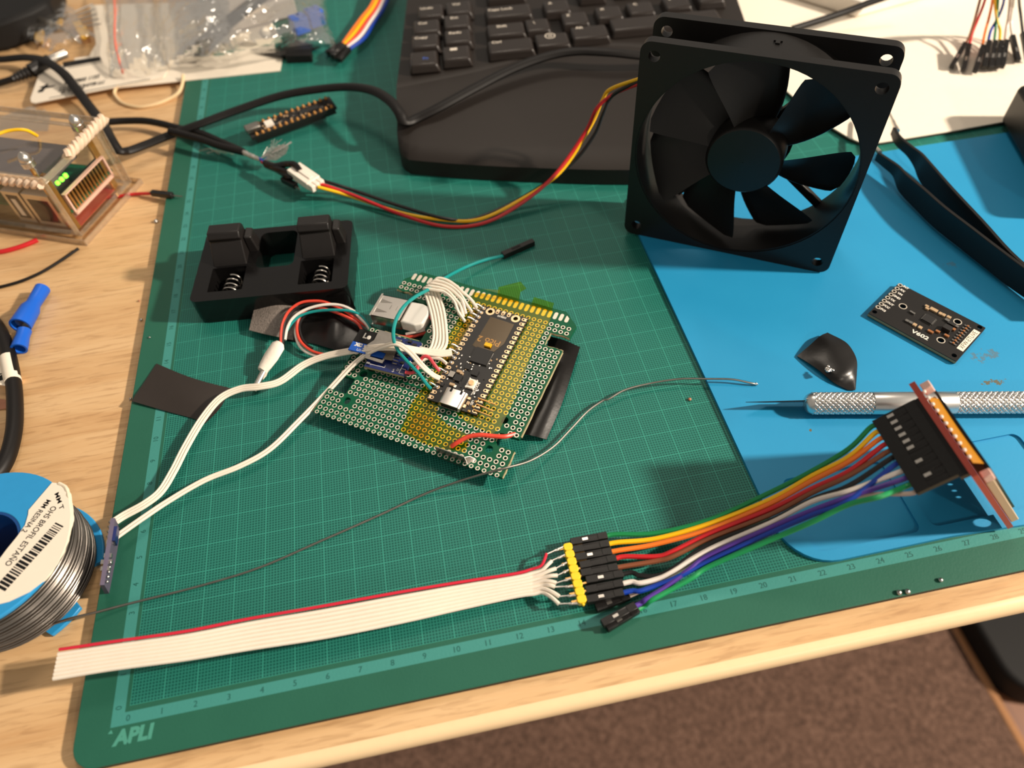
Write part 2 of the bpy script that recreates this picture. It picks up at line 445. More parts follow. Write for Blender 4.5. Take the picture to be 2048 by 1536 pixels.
# ---------------------------------------------------------------- white papers, top right
mat('paper', (238, 226, 208), .7, var=.03)
mat('paper_edge', (60, 46, 34), .8)
poly = PX([(1718, 283), (1700, 276), (1640, 240), (1560, 170), (1500, 100), (1470, 0), (1455, -70), (2300, -120), (2300, 195), (2048, 236), (1900, 262), (1760, 285)], .22)
t = thing('white_pad', 'white pad of paper under the tweezer tips, behind the fan', 'paper', (36, 26, 0))
MB().slab([p + A3(0, 0, .0) for p in poly], .06).obj('top_sheet', 'paper', t)
MB().slab([p * A3(1, 1, 0) + A3(.03, .06, .16) for p in poly], .15).obj('backing', 'paper_edge', t)
mat('foam', (232, 224, 212), .8, var=.05, bump=.3, bscale=400)
q = PX([(1690, 45), (1700, 22), (1900, -30), (1915, -5)], .25)
m = MB(); up = A3(0, 0, 1.0)
a = W(1712, 36, .25); b = W(1920, -22, .25); d = (b - a); d /= np.linalg.norm(d); nrm = A3(-d[1], d[0], 0)
m.hexa([a, a + d * 9, a + d * 9 + nrm * 5, a + nrm * 5 - d * 2.2], [p + up for p in (a, a + d * 9, a + d * 9 + nrm * 5, a + nrm * 5 - d * 2.2)])
m.obj('foam_block', 'foam', bevel=.12, label='white foam block lying on the paper at the top edge', category='foam block')
# dark box at the right edge
fr = yaw(-.55, W(1998, 262, .3) * A3(1, 1, 0) + A3(0, 0, .24))
a = W(1996, 238, .24); ex = W(2048, 330, .24) - a; ex /= np.linalg.norm(ex); ey = A3(-ex[1], ex[0], 0)
fr = FR(np.stack([ex, ey, A3(0, 0, 1)], 1), a)
t = thing('power_adapter', 'black box with rounded corners at the right edge of the picture', 'box', a)
MB(fr).prism(rrect(0, 0, 8, 5, .5), 0, 2.0).obj('case', 'black_plastic', t, bevel=.25, seg=3)
MB(fr).box(.6, .6, 2.0, 7.4, 4.4, 2.03).obj('lid_panel', 'black_matte', t)

# ---------------------------------------------------------------- keyboard
KB = W(797, 312, 0)
t = thing('keyboard', 'black computer keyboard with a wrist rest behind the fan', 'keyboard', (*KB[:2], .05))
mat('kb_body', (35, 30, 27), .5, spec=.35, var=.06, bump=.12, bscale=1500)
mat('kb_key', (40, 34, 31), .3, var=.08, bump=.1, bscale=1500)
F_ = resample(spline(PX([(796, 286, 1.0), (799, 303, .95), (812, 317, .9), (840, 322, .9), (1000, 333, .9), (1260, 340, .9), (1420, 326, .9), (1478, 290, .9), (1490, 250, 1.)]), 4), 40)
B_ = resample(spline(PX([(793, 176, 2.0), (840, 167, 2.0), (960, 142, 2.05), (1100, 106, 2.1), (1200, 92, 2.1), (1300, 96, 2.1), (1420, 110, 2.1), (1490, 120, 2.1), (1520, 130, 2.)]), 4), 40)
L0 = W(830, -130, 2.0); L1 = W(1430, -130, 2.0)
G = [[p * A3(1, 1, 0) + A3(0, 0, .05) for p in F_], [p * A3(1, 1, 0) + A3(0, 0, .45) for p in F_], F_]
for s_, zz in ((.06, .22), (.16, .34), (.35, .5), (.6, .72), (.85, .95), (1, None)):
    G.append([f + (b - f) * s_ if zz is None else A3(*(f + (b - f) * s_)[:2], f[2] + zz * (b[2] - f[2]) ) for f, b in zip(F_, B_)])
MB().sheet(G).obj('wrist_rest', 'kb_body', t)
D_ = [L0 + (L1 - L0) * i / 39 for i in range(40)]
G = [[p - A3(0, 0, .06) for p in B_], [p + (q - p) * .012 + A3(0, 0, .04) for p, q in zip(B_, D_)]] + [[p + (q - p) * s_ for p, q in zip(B_, D_)] for s_ in (.04, .3, .6, 1)]
G = [[p * A3(1, 1, 0) + A3(0, 0, .05) for p in B_]] + G + [[p * A3(1, 1, 0) + A3(0, 0, .05) for p in D_]]
m = MB().sheet(G)
for j in (0, -1): m.add([r[j] for r in G], [tuple(range(len(G)))])
m.obj('key_deck', 'kb_body', t)
ka = math.radians(-5); KO = W(855, 116, 2.55)
kf = yaw(ka, KO)
mat('key_legend', (214, 204, 190), .6); mat('blue_legend', (60, 90, 170), .6)
def key(lx, ly, wd, dp=1.62, legend='', size=.34, blue=False, lo=(.5, -.36), fr=None):
    """keycap whose legend shows at pixel (lx, ly)"""
    q = kf.loc(lx, ly, 0.02); cx = q[0] + wd / 2 - lo[0]; cy = q[1] + lo[1]
    g = .13; hw, hd = wd / 2, dp / 2
    m = MB(kf)
    m.hexa([(cx - hw, cy - hd, -.5), (cx + hw, cy - hd, -.5), (cx + hw, cy + hd, -.5), (cx - hw, cy + hd, -.5)],
           [(cx - hw + g, cy - hd + g, 0), (cx + hw - g * 1.6, cy - hd + g, 0), (cx + hw - g * 1.6, cy + hd - g, 0), (cx - hw + g, cy + hd - g, 0)])
    o = m.obj('key', 'kb_key', t, bevel=.11, seg=3)
    m = MB(); f2 = FR(kf.R, kf(q[0], q[1], .006))
    if legend == 'win':
        m.fr = f2; m.ring((0, 0), .24, .30, 0, .004)
        for a_ in (-.09, .03):
            for b_ in (-.09, .03): m.box(a_, b_, 0, a_ + .08, b_ + .08, .004)
    elif legend == 'paste':
        m.fr = f2; m.box(-.2, -.12, 0, .2, .14, .004)
    else: m.text(legend, size, f2, .002, bold=.006)
    m.obj('legend', 'blue_legend' if blue else 'key_legend', o)
c1 = [(853, 16, 'Undo'), (845, 46, 'Cut'), (842, 75, 'Copy'), (851, 116, 'Fn')]
for a_, b_, s_ in c1: key(a_, b_, 1.75, legend=s_, blue=s_ == 'Fn', lo=(.62, -.3) if s_ != 'Fn' else (.95, .1), dp=1.72)
for a_, b_, s_ in ((912, 8, 'Vol'), (908, 35, 'Ent'), (910, 65, 'Redo'), (907, 98, 'paste')): key(a_, b_, 1.75, legend=s_, lo=(.72, -.34), dp=1.72)
key(1000, 18, 2.9, legend='Caps Lock', lo=(.95, -.2)); key(1003, 52, 2.4, legend='Shift', lo=(.95, -.3)); key(993, 84, 2.75, legend='Ctrl', lo=(.6, -.42))
key(1100, 6, 1.75, legend='A'); key(1068, 45, 1.6, legend='\\', lo=(.6, -.2)); key(1136, 30, 1.75, legend='Z'); key(1204, 18, 1.75, legend='X'); key(1270, 8, 1.75, legend='C', lo=(.6, -.4))
key(1100, 71, 2.1, legend='win', lo=(.95, -.36)); key(1158, 55, 2.3, legend='Alt', lo=(.6, -.5))
key(1300, 36, 6.5, legend=' ', lo=(2.4, -.3)); key(1168, -22, 1.75, legend='S'); key(1238, -34, 1.75, legend='D'); key(1305, -44, 1.75, legend='F'); key(1000, -18, 2.5, legend='Tab', lo=(.9, -.2)); key(1339, -2, 1.75, legend='V'); key(1404, -14, 1.75, legend='B')

# ---------------------------------------------------------------- cooling fan
fa = -.559; sz = 9.09; dp_ = 2.38
un = A3(sin(fa), -cos(fa), 0); ux = A3(cos(fa), sin(fa), 0)
ff = FR(np.stack([ux, A3(0, 0, 1), un], 1), A3(24.289, 14.7085, BZ + sz / 2))     # x right, y up, z towards the viewer
t = thing('cooling_fan', 'black computer cooling fan standing on its edge, seven curved blades', 'fan', (24.289 - un[0], 14.7085 - un[1], BZ))
h = sz / 2
m = MB(ff)
sq = rrect(-h, -h, h, h, .42); holes = [circ(x_, y_, .225, 16) for x_ in (-4.0, 4.0) for y_ in (-4.0, 4.0)]
m.plate(sq, [circ(0, 0, 4.38, 64)] + holes, -.42, 0)
m.plate(sq, [circ(0, 0, 4.38, 64)] + holes, -dp_, -dp_ + .42)
m.rev([(0, 4.32), (.2, 4.28), (.8, 4.28), (1, 4.34), (1, 4.5), (0, 4.5), (0, 4.32)], ff(0, 0, -.05) * 0 + A3(0, 0, -.05), A3(0, 0, -dp_ + .05), 72, False)
m.obj('frame', 'black_plastic', t, bevel=.04)
m = MB(ff); m.rev([(0, .02), (0.02, 1.42), (.08, 1.53), (.75, 1.55), (.75, .02)], (0, 0, -.28), (0, 0, -2.2), 40, False)
rotor = m.obj('hub', 'black_plastic', t)
for b in range(7):
    th = math.radians(49 + b * 360 / 7)
    G = []
    for i in range(9):
        r = 1.5 + (4.12 - 1.5) * i / 8; u = i / 8
        mid = th - math.radians(13) * (1 - u) ** 1.4
        half = math.radians(27 - 7.5 * u)
        row = []
        for j in range(8):
            q = j / 7; a_ = mid + half * (1 - 2 * q)
            if i == 8 and j in (0, 7): rr = r - .14
            else: rr = r
            row.append((rr * cos(a_), rr * sin(a_), -.42 - 1.15 * q - .22 * sin(PI * q)))
        G.append(row)
    m = MB(ff); nu, nv = len(G), 8; vs = [p for r_ in G for p in r_]; k_ = nu * nv
    vs += [(p[0] + .07 * sin(th), p[1] - .07 * cos(th), p[2] - .09) for p in vs]
    fs = [(i * nv + j, (i + 1) * nv + j, (i + 1) * nv + j + 1, i * nv + j + 1) for i in range(nu - 1) for j in range(nv - 1)]
    fs += [tuple(k_ + i for i in q[::-1]) for q in fs]
    rim = list(range(nv)) + [i * nv + nv - 1 for i in range(1, nu)] + [(nu - 1) * nv + j for j in range(nv - 2, -1, -1)] + [i * nv for i in range(nu - 2, 0, -1)]
    fs += [(rim[i], rim[(i + 1) % len(rim)], k_ + rim[(i + 1) % len(rim)], k_ + rim[i]) for i in range(len(rim))]
    m.add(vs, fs, True); m.obj('blade', 'black_plastic', t)
m = MB(ff); m.cyl((0, 0, -dp_), (0, 0, -dp_ + .35), 1.7, n=32)
m.obj('motor_base', 'black_plastic', t)
for a_ in (-38, 52, 142, 232):
    a_ = math.radians(a_)
    MB(ff).bar((1.6 * cos(a_), 1.6 * sin(a_), -dp_ + .2), (4.35 * cos(a_), 4.35 * sin(a_), -dp_ + .2), .34, .3, up=(0, 0, 1)).obj('strut', 'black_plastic', t, bevel=.05)
# raised arrow mark on the duct top
m = MB(FR(np.stack([ux, -un, A3(0, 0, 1)], 1), ff(.2, 4.46, -1.2)))
m.prism([(-.08, -.12), (.08, -.12), (.08, .06), (.16, .06), (0, .2), (-.16, .06), (-.08, .06)], -.02, .09); m.obj('direction_mark', 'black_plastic', t)
wires = dict(yellow=[(1305, 150, 6.2), (1278, 158, 5.8), (1222, 178, 4.8), (1205, 200, 4.2), (1180, 255, 3.0), (1120, 345, 1.4), (1040, 400, .6), (960, 438, .25), (890, 440, .12), (800, 425, .12), (700, 392, .35), (636, 374, .85)],
             red=[(1305, 160, 6.0), (1278, 168, 5.6), (1232, 186, 4.8), (1195, 215, 4.1), (1170, 265, 2.9), (1105, 355, 1.3), (1030, 415, .45), (960, 448, .1), (885, 452, .1), (800, 428, .25), (700, 388, .45), (639, 367, .85)],
             black=[(1305, 155, 6.1), (1278, 163, 5.7), (1226, 190, 4.7), (1207, 225, 3.9), (1187, 272, 2.8), (1140, 330, 1.6), (1050, 392, .5), (950, 437, .1), (890, 437, .22), (800, 412, .2), (700, 378, .4), (645, 361, .85)])
for c_, p_ in wires.items():
    MB().tube(spline(PX(p_), 8), .085, 8).obj('wire', 'wire_' + c_, t, label=c_ + ' fan lead')
# connector body
e1 = W(588, 338, 1.0); e2 = W(637, 372, .85); d = e2 - e1; d /= np.linalg.norm(d)
cf = FR(axes(d, A3(-d[1], d[0], 0)), e1)
L_ = np.linalg.norm(e2 - e1)
m = MB(cf).box(0, -.42, -.22, L_ * .82, .42, .2)
for y_ in (-.27, 0, .27): m.box(L_ * .8, y_ - .12, -.2, L_, y_ + .12, .15)
m.box(L_ * .2, -.12, .2, L_ * .75, .12, .26)
m.obj('connector', 'white_plastic', t, bevel=.03)
# ---------------------------------------------------------------- translucent films
def film(name, tint, refl=.08, rough=.15, haze=0.0, hz=(200, 200, 200), wr=0.0, fk=.18):
    m = bpy.data.materials.new(name); m.use_nodes = True; nt = m.node_tree; MATS[name] = m
    for n_ in list(nt.nodes):
        if n_.type != 'OUTPUT_MATERIAL': nt.nodes.remove(n_)
    out = [n_ for n_ in nt.nodes][0]
    tr = nt.nodes.new('ShaderNodeBsdfTransparent'); tr.inputs[0].default_value = lin(tint) + (1,)
    gl = nt.nodes.new('ShaderNodeBsdfGlossy'); gl.inputs['Roughness'].default_value = rough; gl.inputs[0].default_value = (1, 1, 1, 1)
    last = tr.outputs[0]
    if haze:
        df = nt.nodes.new('ShaderNodeBsdfDiffuse'); df.inputs[0].default_value = lin(hz) + (1,)
        mx = nt.nodes.new('ShaderNodeMixShader'); mx.inputs[0].default_value = haze
        nt.links.new(last, mx.inputs[1]); nt.links.new(df.outputs[0], mx.inputs[2]); last = mx.outputs[0]
    fr = nt.nodes.new('ShaderNodeLayerWeight'); fr.inputs[0].default_value = .25
    mu = nt.nodes.new('ShaderNodeMath'); mu.operation = 'MULTIPLY_ADD'; mu.inputs[1].default_value = fk; mu.inputs[2].default_value = refl
    nt.links.new(fr.outputs['Fresnel'], mu.inputs[0])
    mx = nt.nodes.new('ShaderNodeMixShader'); nt.links.new(mu.outputs[0], mx.inputs[0])
    nt.links.new(last, mx.inputs[1]); nt.links.new(gl.outputs[0], mx.inputs[2]); nt.links.new(mx.outputs[0], out.inputs[0])
    if wr:
        tc = nt.nodes.new('ShaderNodeTexCoord'); nz = nt.nodes.new('ShaderNodeTexNoise'); nz.inputs['Scale'].default_value = 120
        nt.links.new(tc.outputs['Object'], nz.inputs['Vector'])
        bp = nt.nodes.new('ShaderNodeBump'); bp.inputs['Strength'].default_value = wr; bp.inputs['Distance'].default_value = .002
        nt.links.new(nz.outputs['Fac'], bp.inputs['Height']); nt.links.new(bp.outputs[0], gl.inputs['Normal'])
    return m
film('kapton', (255, 246, 166), .012, .25)
film('kapton_film', (240, 222, 184), .02, .25)

# ---------------------------------------------------------------- prototype board
PI_ = .254
PF = FR(rod((0.053, -0.0236, -0.6028)), (6.1613, 9.7003, 0.5486))
def PB(u, v, z=0.0): return PF(*PF.loc(u, v, z))
def PXB(pts): return [PB(*p) for p in pts]
BOARD = thing('prototype_board', 'green perforated prototype board in the middle of the mat, carrying a black microcontroller', 'circuit board', (10.5, 10, 0))
k = NT('pcb_green', .45); c = k.mix(k.noise(700, 3), C4(2, 76, 50), C4(6, 88, 58)); k.lk(c, k.b.inputs['Base Color']); k.b.inputs['Specular IOR Level'].default_value = .2
jag = random.Random(3)
OUT = [(-.6, -1.0), (30.8, -1.0), (30.75, 3.5), (29, 3.55), (28.2, 3.4), (27.5, 4.2), (27.35, 5.5), (28.2, 5.65), (29, 5.5), (30.6, 5.6), (30.65, 22.5), (29.4, 22.75), (28.4, 22.55), (27.6, 22.7), (27.45, 24), (27.55, 25.4), (28.5, 25.35), (29.5, 25.5), (30.8, 25.3), (30.95, 27.9), (28.4, 30.2), (1.9, 30.2), (-.4, 27.8), (-.5, 25.4), (.8, 25.2), (1.8, 25.5), (2.7, 25.2), (2.9, 24.3), (5, 23.9), (8.5, 23.9), (8.6, 16.6), (6.5, 16.5), (3, 16.35), (0, 16.5), (-.6, 16.4), (-.6, 6.45), (2.45, 6.4), (2.5, 3.5), (1, 3.45), (-.55, 3.5)]
def inpoly(x, y, P):
    r = False
    for a, b in zip(P, P[1:] + P[:1]):
        if (a[1] > y) != (b[1] > y) and x < (b[0] - a[0]) * (y - a[1]) / (b[1] - a[1]) + a[0]: r = not r
    return r
DR = [(3.3, 2.45, .62), (3.2, 7.75, .62), (27.3, 7.75, .62), (27.2, 2.5, .62)]
pads = []; holes = []
for i in range(31):
    for j in range(0, 28):
        if not all(inpoly(i + a, j + b, OUT) for a, b in ((-.42, 0), (.42, 0), (0, -.42), (0, .42))): continue
        if any(math.hypot(i - d[0], j - d[1]) < .95 for d in DR): continue
        pads.append((i, j)); holes.append(circ(i * PI_, j * PI_, .052, 8))
holes += [circ(d[0] * PI_, d[1] * PI_, d[2] * PI_, 14) for d in DR]
MB(PF).plate([(a * PI_, b * PI_) for a, b in OUT], holes, -.16, 0).obj('perforated_board', 'pcb_green', BOARD)
m = MB(PF)
for i, j in pads: m.ring((i * PI_, j * PI_), .055, .094, 0, .004, 14)
for i in range(31):
    if inpoly(i, -.6, OUT):
        m.ring((i * PI_, -.9 * PI_), .05, .09, 0, .0035, 7)
for i in range(1, 30):
    P = []
    for k_ in range(9): a = PI * k_ / 8; P.append((i * PI_ + .078 * cos(a), 29.35 * PI_ + .078 * sin(a) - .02))
    for k_ in range(9): a = PI + PI * k_ / 8; P.append((i * PI_ + .078 * cos(a), 28.4 * PI_ + .078 * sin(a)))
    if i >= 28: P = [(p[0], min(p[1], (30.0 - (p[0] / PI_ - 28.2) * .9) * PI_)) for p in P]
    m.prism(P, 0, .004)
m.obj('solder_pads', 'tin_pad', BOARD)['kind'] = 'stuff'
# broken fibre edges
for a, b in (((27.5, 22.75), (27.5, 25.4)), ((27.6, 25.38), (30.8, 25.35)), ((27.7, 22.62), (30.6, 22.6)), ((-.5, 25.35), (2.8, 25.3)), ((-.62, -1.02), (-.6, .4)), ((30.8, -1), (30.78, 3.5)), ((30.66, 6), (30.68, 22.4)), ((27.4, 4.2), (27.4, 5.5)), ((2, 16.5), (8.4, 16.6))):
    n_ = 9
    pts = [A3((a[0] + (b[0] - a[0]) * k_ / n_) * PI_ + jag.uniform(-.02, .02), (a[1] + (b[1] - a[1]) * k_ / n_) * PI_ + jag.uniform(-.02, .02), -.06) for k_ in range(n_ + 1)]
    m = MB(PF).tube([tuple(p) for p in pts], .052, 5); m.obj('broken_edge', 'pcb_edge', BOARD)
# amber tape on the board
def ppoly(px, z): return [tuple(PF.loc(u, v, z)[:2]) for u, v in px]
for P, z in (([(801, 862), (822, 808), (846, 775), (893, 700), (952, 606), (990, 616), (985, 650), (880, 796), (873, 828), (893, 848), (940, 872), (931, 905), (900, 900), (868, 894), (845, 886)], .008),
             ([(880, 700), (948, 584), (1000, 592), (1106, 622), (1096, 650), (1066, 700), (1032, 792), (1000, 858), (984, 868), (935, 846), (914, 828), (905, 800)], .009),
             ([(812, 862), (832, 822), (872, 834), (850, 884)], .012)):
    MB(PF).plate(ppoly(P, z), [], z, z + .003).obj('amber_tape', 'kapton', BOARD)
for P in ([(994, 597, .02), (997, 574, .25), (1041, 563, .3), (1053, 577, .22), (1041, 584, .16), (1037, 606, .02)], [(1061, 612, .02), (1068, 594, .15), (1108, 606, .2), (1103, 624, .02)], [(946, 588, .02), (958, 577, -.1), (1000, 580, -.1), (996, 599, .02)]):
    MB().slab(PXB(P), .004).obj('amber_tape', 'kapton', BOARD)
# microcontroller
i0, i1, j0, j1 = 14.95, 23.3, 6.8, 26.5
PM = FR(PF.R, PF(i0 * PI_, j0 * PI_, .03)); WD, LN = (i1 - i0) * PI_, (j1 - j0) * PI_
mc = MB(PM).plate(rrect(0, 0, WD, LN, .02, 2), [circ(WD / 2 - .57, LN - .2, .105, 14), circ(WD / 2 + .57, LN - .2, .105, 14)], 0, .1).obj('microcontroller_board', 'pcb_black', BOARD)
m = MB(PM); pt = LN / 20.08
for k_ in range(20):
    yy = (k_ + .54) * pt
    for x_, dr in ((0, 1), (WD, -1)):
        P = [(x_, yy - .075), (x_ + dr * .17, yy - .075)] + [(x_ + dr * (.17 + .075 * sin(a)), yy - .075 * cos(a)) for a in np.linspace(.4, PI - .4, 5)] + [(x_ + dr * .17, yy + .075), (x_, yy + .075), (x_ + dr * .04, yy + .03), (x_ + dr * .04, yy - .03)]
        if dr < 0: P = P[::-1]
        m.prism(P, .1, .105); m.prism(circ(x_ + dr * .165, yy, .04, 10), .105, .1065, mi=1)
for k_ in (-1, 0, 1):
    xx = WD / 2 + k_ * .254 - .02; yy = LN - .12
    m.prism(circ(xx, yy - .03, .075, 12), .1, .105); m.box(xx - .075, yy - .03, .1, xx + .075, LN, .105); m.prism(circ(xx, yy - .03, .035, 10), .105, .1065, mi=1)
for s_ in (-1, 1): m.ring((WD / 2 + s_ * .57, LN - .2), .1, .19, .1, .104, 20)
m.obj('edge_pads', ['copper_pad', 'black_matte'], mc)
m = MB()
m.text('Pico 2', .40, FR(PM.R @ np.diag([-1, -1, 1.]), PM(WD / 2 + .02, LN * .675, .102)), .001, bold=.004)
m.text('DEBUG', .12, FR(PM.R @ np.diag([-1, -1, 1.]), PM(WD / 2, LN - .3, .102)), .001, bold=.004)
rx = np.stack([-PM.R[:, 1], PM.R[:, 0], PM.R[:, 2]], 1)
m.text('BOOTSEL', .15, FR(rx, PM(1.57, LN * .215, .102)), .001, bold=.004)
m.text('LED', .13, FR(rx, PM(1.72, LN * .09, .102)), .001, bold=.004); m.text('39', .1, FR(rx, PM(.36, .5, .102)), .001)
m.obj('printed_lettering', 'silk', mc)
m = MB(PM); u0 = WD / 2 - .45
prof = rrect(u0, .1, u0 + .9, .42, .12, 5)
vs = [(p[0], -.13, p[1]) for p in prof] + [(p[0], .6, p[1]) for p in prof]; n_ = len(prof)
m.add(vs, [tuple(range(n_))[::-1], tuple(range(n_, 2 * n_))] + [(i, (i + 1) % n_, n_ + (i + 1) % n_, n_ + i) for i in range(n_)], True)
m.prism(rrect(u0 + .1, -.135, u0 + .8, -.13, .002, 1), .16, .36, mi=1)
for x_ in (u0 + .2, u0 + .62): m.box(x_, .44, .42, x_ + .09, .6, .422, mi=1)
o = m.obj('usb_port', ['steel', 'black_matte'], mc, label='silver usb port at the board end'); 
m = MB(PM).box(1.18, .98, .1, 1.52, 1.4, .2).prism(circ(1.35, 1.19, .115, 20), .2, .27, mi=1)
for x_, y_ in ((1.2, .99), (1.5, .99), (1.2, 1.39), (1.5, 1.39)): m.prism(circ(x_, y_, .035, 8), .1, .21)
mat('button_beige', (226, 184, 134), .45)
m.obj('push_button', ['white_plastic', 'button_beige'], mc, bevel=.02, label='beige button')
m = MB(PM).box(.78, 2.18, .1, 1.5, 2.9, .18)
for k_ in range(14):
    q = .82 + k_ * .047
    m.box(q, 2.15, .1, q + .02, 2.93, .112, mi=1); m.box(.75, q - .82 + 2.22, .1, 1.53, q - .82 + 2.24, .112, mi=1)
m.obj('microchip', ['chip', 'solder'], mc)
MB(PM).box(1.12, 1.6, .1, 1.38, 1.85, .17).obj('memory_chip', 'chip', mc)
mat('amber_part', (236, 176, 20), .5)
MB(PM).box(1.02, 3.05, .1, 1.3, 3.22, .2).obj('status_light', 'amber_part', mc)
m = MB(PM); r2 = random.Random(5)
for x_, y_, a_, b_, hh, mi in ((.32, 1.2, .22, .26, .1, 3), (.58, 1.12, .3, .3, .09, 0), (.55, .86, .2, .1, .09, 1), (.55, 1.5, .2, .11, .1, 1), (.72, 1.46, .12, .1, .09, 1), (.76, 1.78, .2, .2, .06, 0), (.2, .72, .14, .16, .06, 0), (1.55, .28, .1, .14, .07, 1), (.75, .82, .1, .08, .06, 2), (1.46, .12, .12, .14, .05, 4), (1.5, .52, .1, .1, .05, 4)):
    m.box(x_, y_, .1, x_ + a_, y_ + b_, .1 + hh, mi=mi)
for k_ in range(60):
    x_ = r2.uniform(.3, 1.75); y_ = r2.choice([r2.uniform(1.5, 2.15), r2.uniform(.6, 1.1), r2.uniform(2.0, 2.6)])
    if 1.1 < x_ < 1.6 and .9 < y_ < 1.9 or u0 < x_ < u0 + .9 and y_ < .62: continue
    if .72 < x_ < 1.55 and 2.1 < y_ < 2.95: continue
    m.box(x_, y_, .1, x_ + .045, y_ + .075 if k_ % 2 else y_ + .04, .13, mi=[2, 1, 2, 0, 2][k_ % 5])
m.obj('surface_mount_parts', ['chip', 'cap_tan', 'solder', 'dull_steel', 'copper_pad'], mc)
m = MB(PM)
for k_, (x_, y_) in enumerate(((1.84, .55), (1.84, .3), (1.78, .06))):
    m.tube([PM.R.T @ (q - PM.o) for q in PXB([((956, 815)[0] + (0, -3, -9)[k_], (796, 808, 819)[k_], .16), ((992, 986, 983)[k_], (809, 822, 833)[k_], .2)])], .03, 6)
    m.sph((x_, y_, .12), .06, 6, .6)
m.obj('header_pins', 'gold', mc)
MB(PM).plate([(.62, 4.55), (1.7, 4.5), (1.72, 3.45), (1.5, 2.95), (1.38, 2.72), (.55, 2.95), (.6, 3.5)], [], .11, .112).obj('film_patch', 'kapton_film', mc)
# solder blobs at the soldered pins
m = MB(PM)
for k_ in (19, 18, 17, 16, 9, 8, 7, 5, 2): m.sph((.1, (k_ + .54) * pt, .12), .085, 6, .7)
for k_ in (19, 18, 17, 16, 10, 9, 8, 5, 2): m.tube([(.1, (k_ + .54) * pt, .16), (-.1, (k_ + .54) * pt + .03, .2), (-.22, (k_ + .54) * pt + .02, .2)], .035, 6)
m.obj('solder_joints', 'solder', mc)

# card module
SF0 = PF.loc(728, 732, .42)
a_ = math.radians(4)
SM = FR(PF.R @ np.array([[cos(a_), -sin(a_), 0], [sin(a_), cos(a_), 0], [0, 0, 1]]), PF(*SF0))
mat('pcb_blue', (18, 34, 92), .4, var=.12); mat('card_blue', (18, 82, 176), .4)
sm = MB(SM).box(0, 0, -.14, 1.72, 1.72, 0).box(0, -.004, -.14, 1.72, -.002, -.01, mi=1).obj('card_reader_module', ['pcb_blue', 'pcb_edge'], BOARD)
MB(SM).box(.05, .1, -.48, .25, 1.5, -.14).box(1.45, .1, -.48, 1.65, 1.5, -.14).obj('header_strip', 'black_plastic', sm)
m = MB(SM); m.plate([(-.05, .28), (.72, .24), (.74, .44), (1.02, .46), (1.0, 1.52), (.62, 1.5), (.55, 1.72), (-.12, 1.74), (-.1, 1.2), (-.28, .9)], [[(.1, .4), (.66, .38), (.66, .72), (.1, .76)]], .12, .145)
m.box(-.1, 1.5, 0, .9, 1.52, .13); m.box(.98, .5, 0, 1.0, 1.5, .13)
m.obj('card_slot', 'dull_steel', sm)
MB(SM).box(-.95, .5, .03, .7, .96, .1).box(-.95, .96, .03, .6, 1.62, .1, mi=1).obj('memory_card', ['card_blue', 'black_matte'], sm, bevel=.02, label='blue and black memory card')
m = MB()
m.text('Le', .36, FR(SM.R, SM(-.48, 1.32, .102)), .001, bold=.012)
m.text('XC', .2, FR(SM.R, SM(-.62, .83, .102)), .001, bold=.02); m.text('V3', .2, FR(SM.R, SM(-.28, .82, .102)), .001, bold=.006); m.text('U1', .17, FR(SM.R, SM(-.5, .6, .102)), .001)
m.text('5', .2, FR(SM.R, SM(1.22, .12, .002)), .001); m.text('D7', .15, FR(SM.R, SM(1.42, .2, .002)), .001)
for a, b in (((.15, .16), (.82, .16)), ((.82, .16), (.82, .26)), ((1.48, .08), (1.48, .5)), ((1.48, .3), (1.68, .3)), ((1.48, .08), (1.68, .08))): m.bar(SM(*a, .002), SM(*b, .002), .02, .003)
m.obj('printed_lettering', 'silk', sm)
m = MB(SM)
for k_ in range(6): m.box(1.04, .4 + .14 * k_, 0, 1.24, .44 + .14 * k_, .05)
for x_, y_ in ((1.34, .5), (1.38, .85), (1.3, 1.2), (1.45, 1.45), (1.2, 1.55)): m.box(x_, y_, 0, x_ + .16, y_ + .1, .07, mi=1)
m.box(.06, .1, 0, .2, .18, .08)
m.obj('module_parts', ['solder', 'chip'], sm)
# metal tab on the front edge, red link wire
q = [PB(870, 895, .3), PB(929, 916, .3)]; dn = PF.R[:, 2] * -1
m = MB().hexa([q[0] + dn * .78 + PF.R[:, 0] * .12, q[1] + dn * .78 - PF.R[:, 0] * .02, q[1] + dn * .78 + PF.R[:, 1] * .03, q[0] + dn * .78 + PF.R[:, 1] * .03], [q[0] + PF.R[:, 2] * .06, q[1] + PF.R[:, 2] * .06, q[1] + PF.R[:, 2] * .06 + PF.R[:, 1] * .03, q[0] + PF.R[:, 2] * .06 + PF.R[:, 1] * .03])
a = q[1] + PF.R[:, 2] * .06
m.slab([a, PB(938, 935, -.12), PB(944, 934, -.1), PB(951, 917, .02), PB(940, 912, .06)], .03)
m.obj('metal_tab', 'dull_steel', BOARD)
MB().tube(spline(PXB([(903, 893, .05), (913, 886, .16), (935, 874, .25), (960, 870, .28), (985, 872, .2), (1010, 873, .1), (1033, 867, -.1)]), 6), .085, 8).obj('link_wire', 'wire_coral', BOARD, label='short red wire')
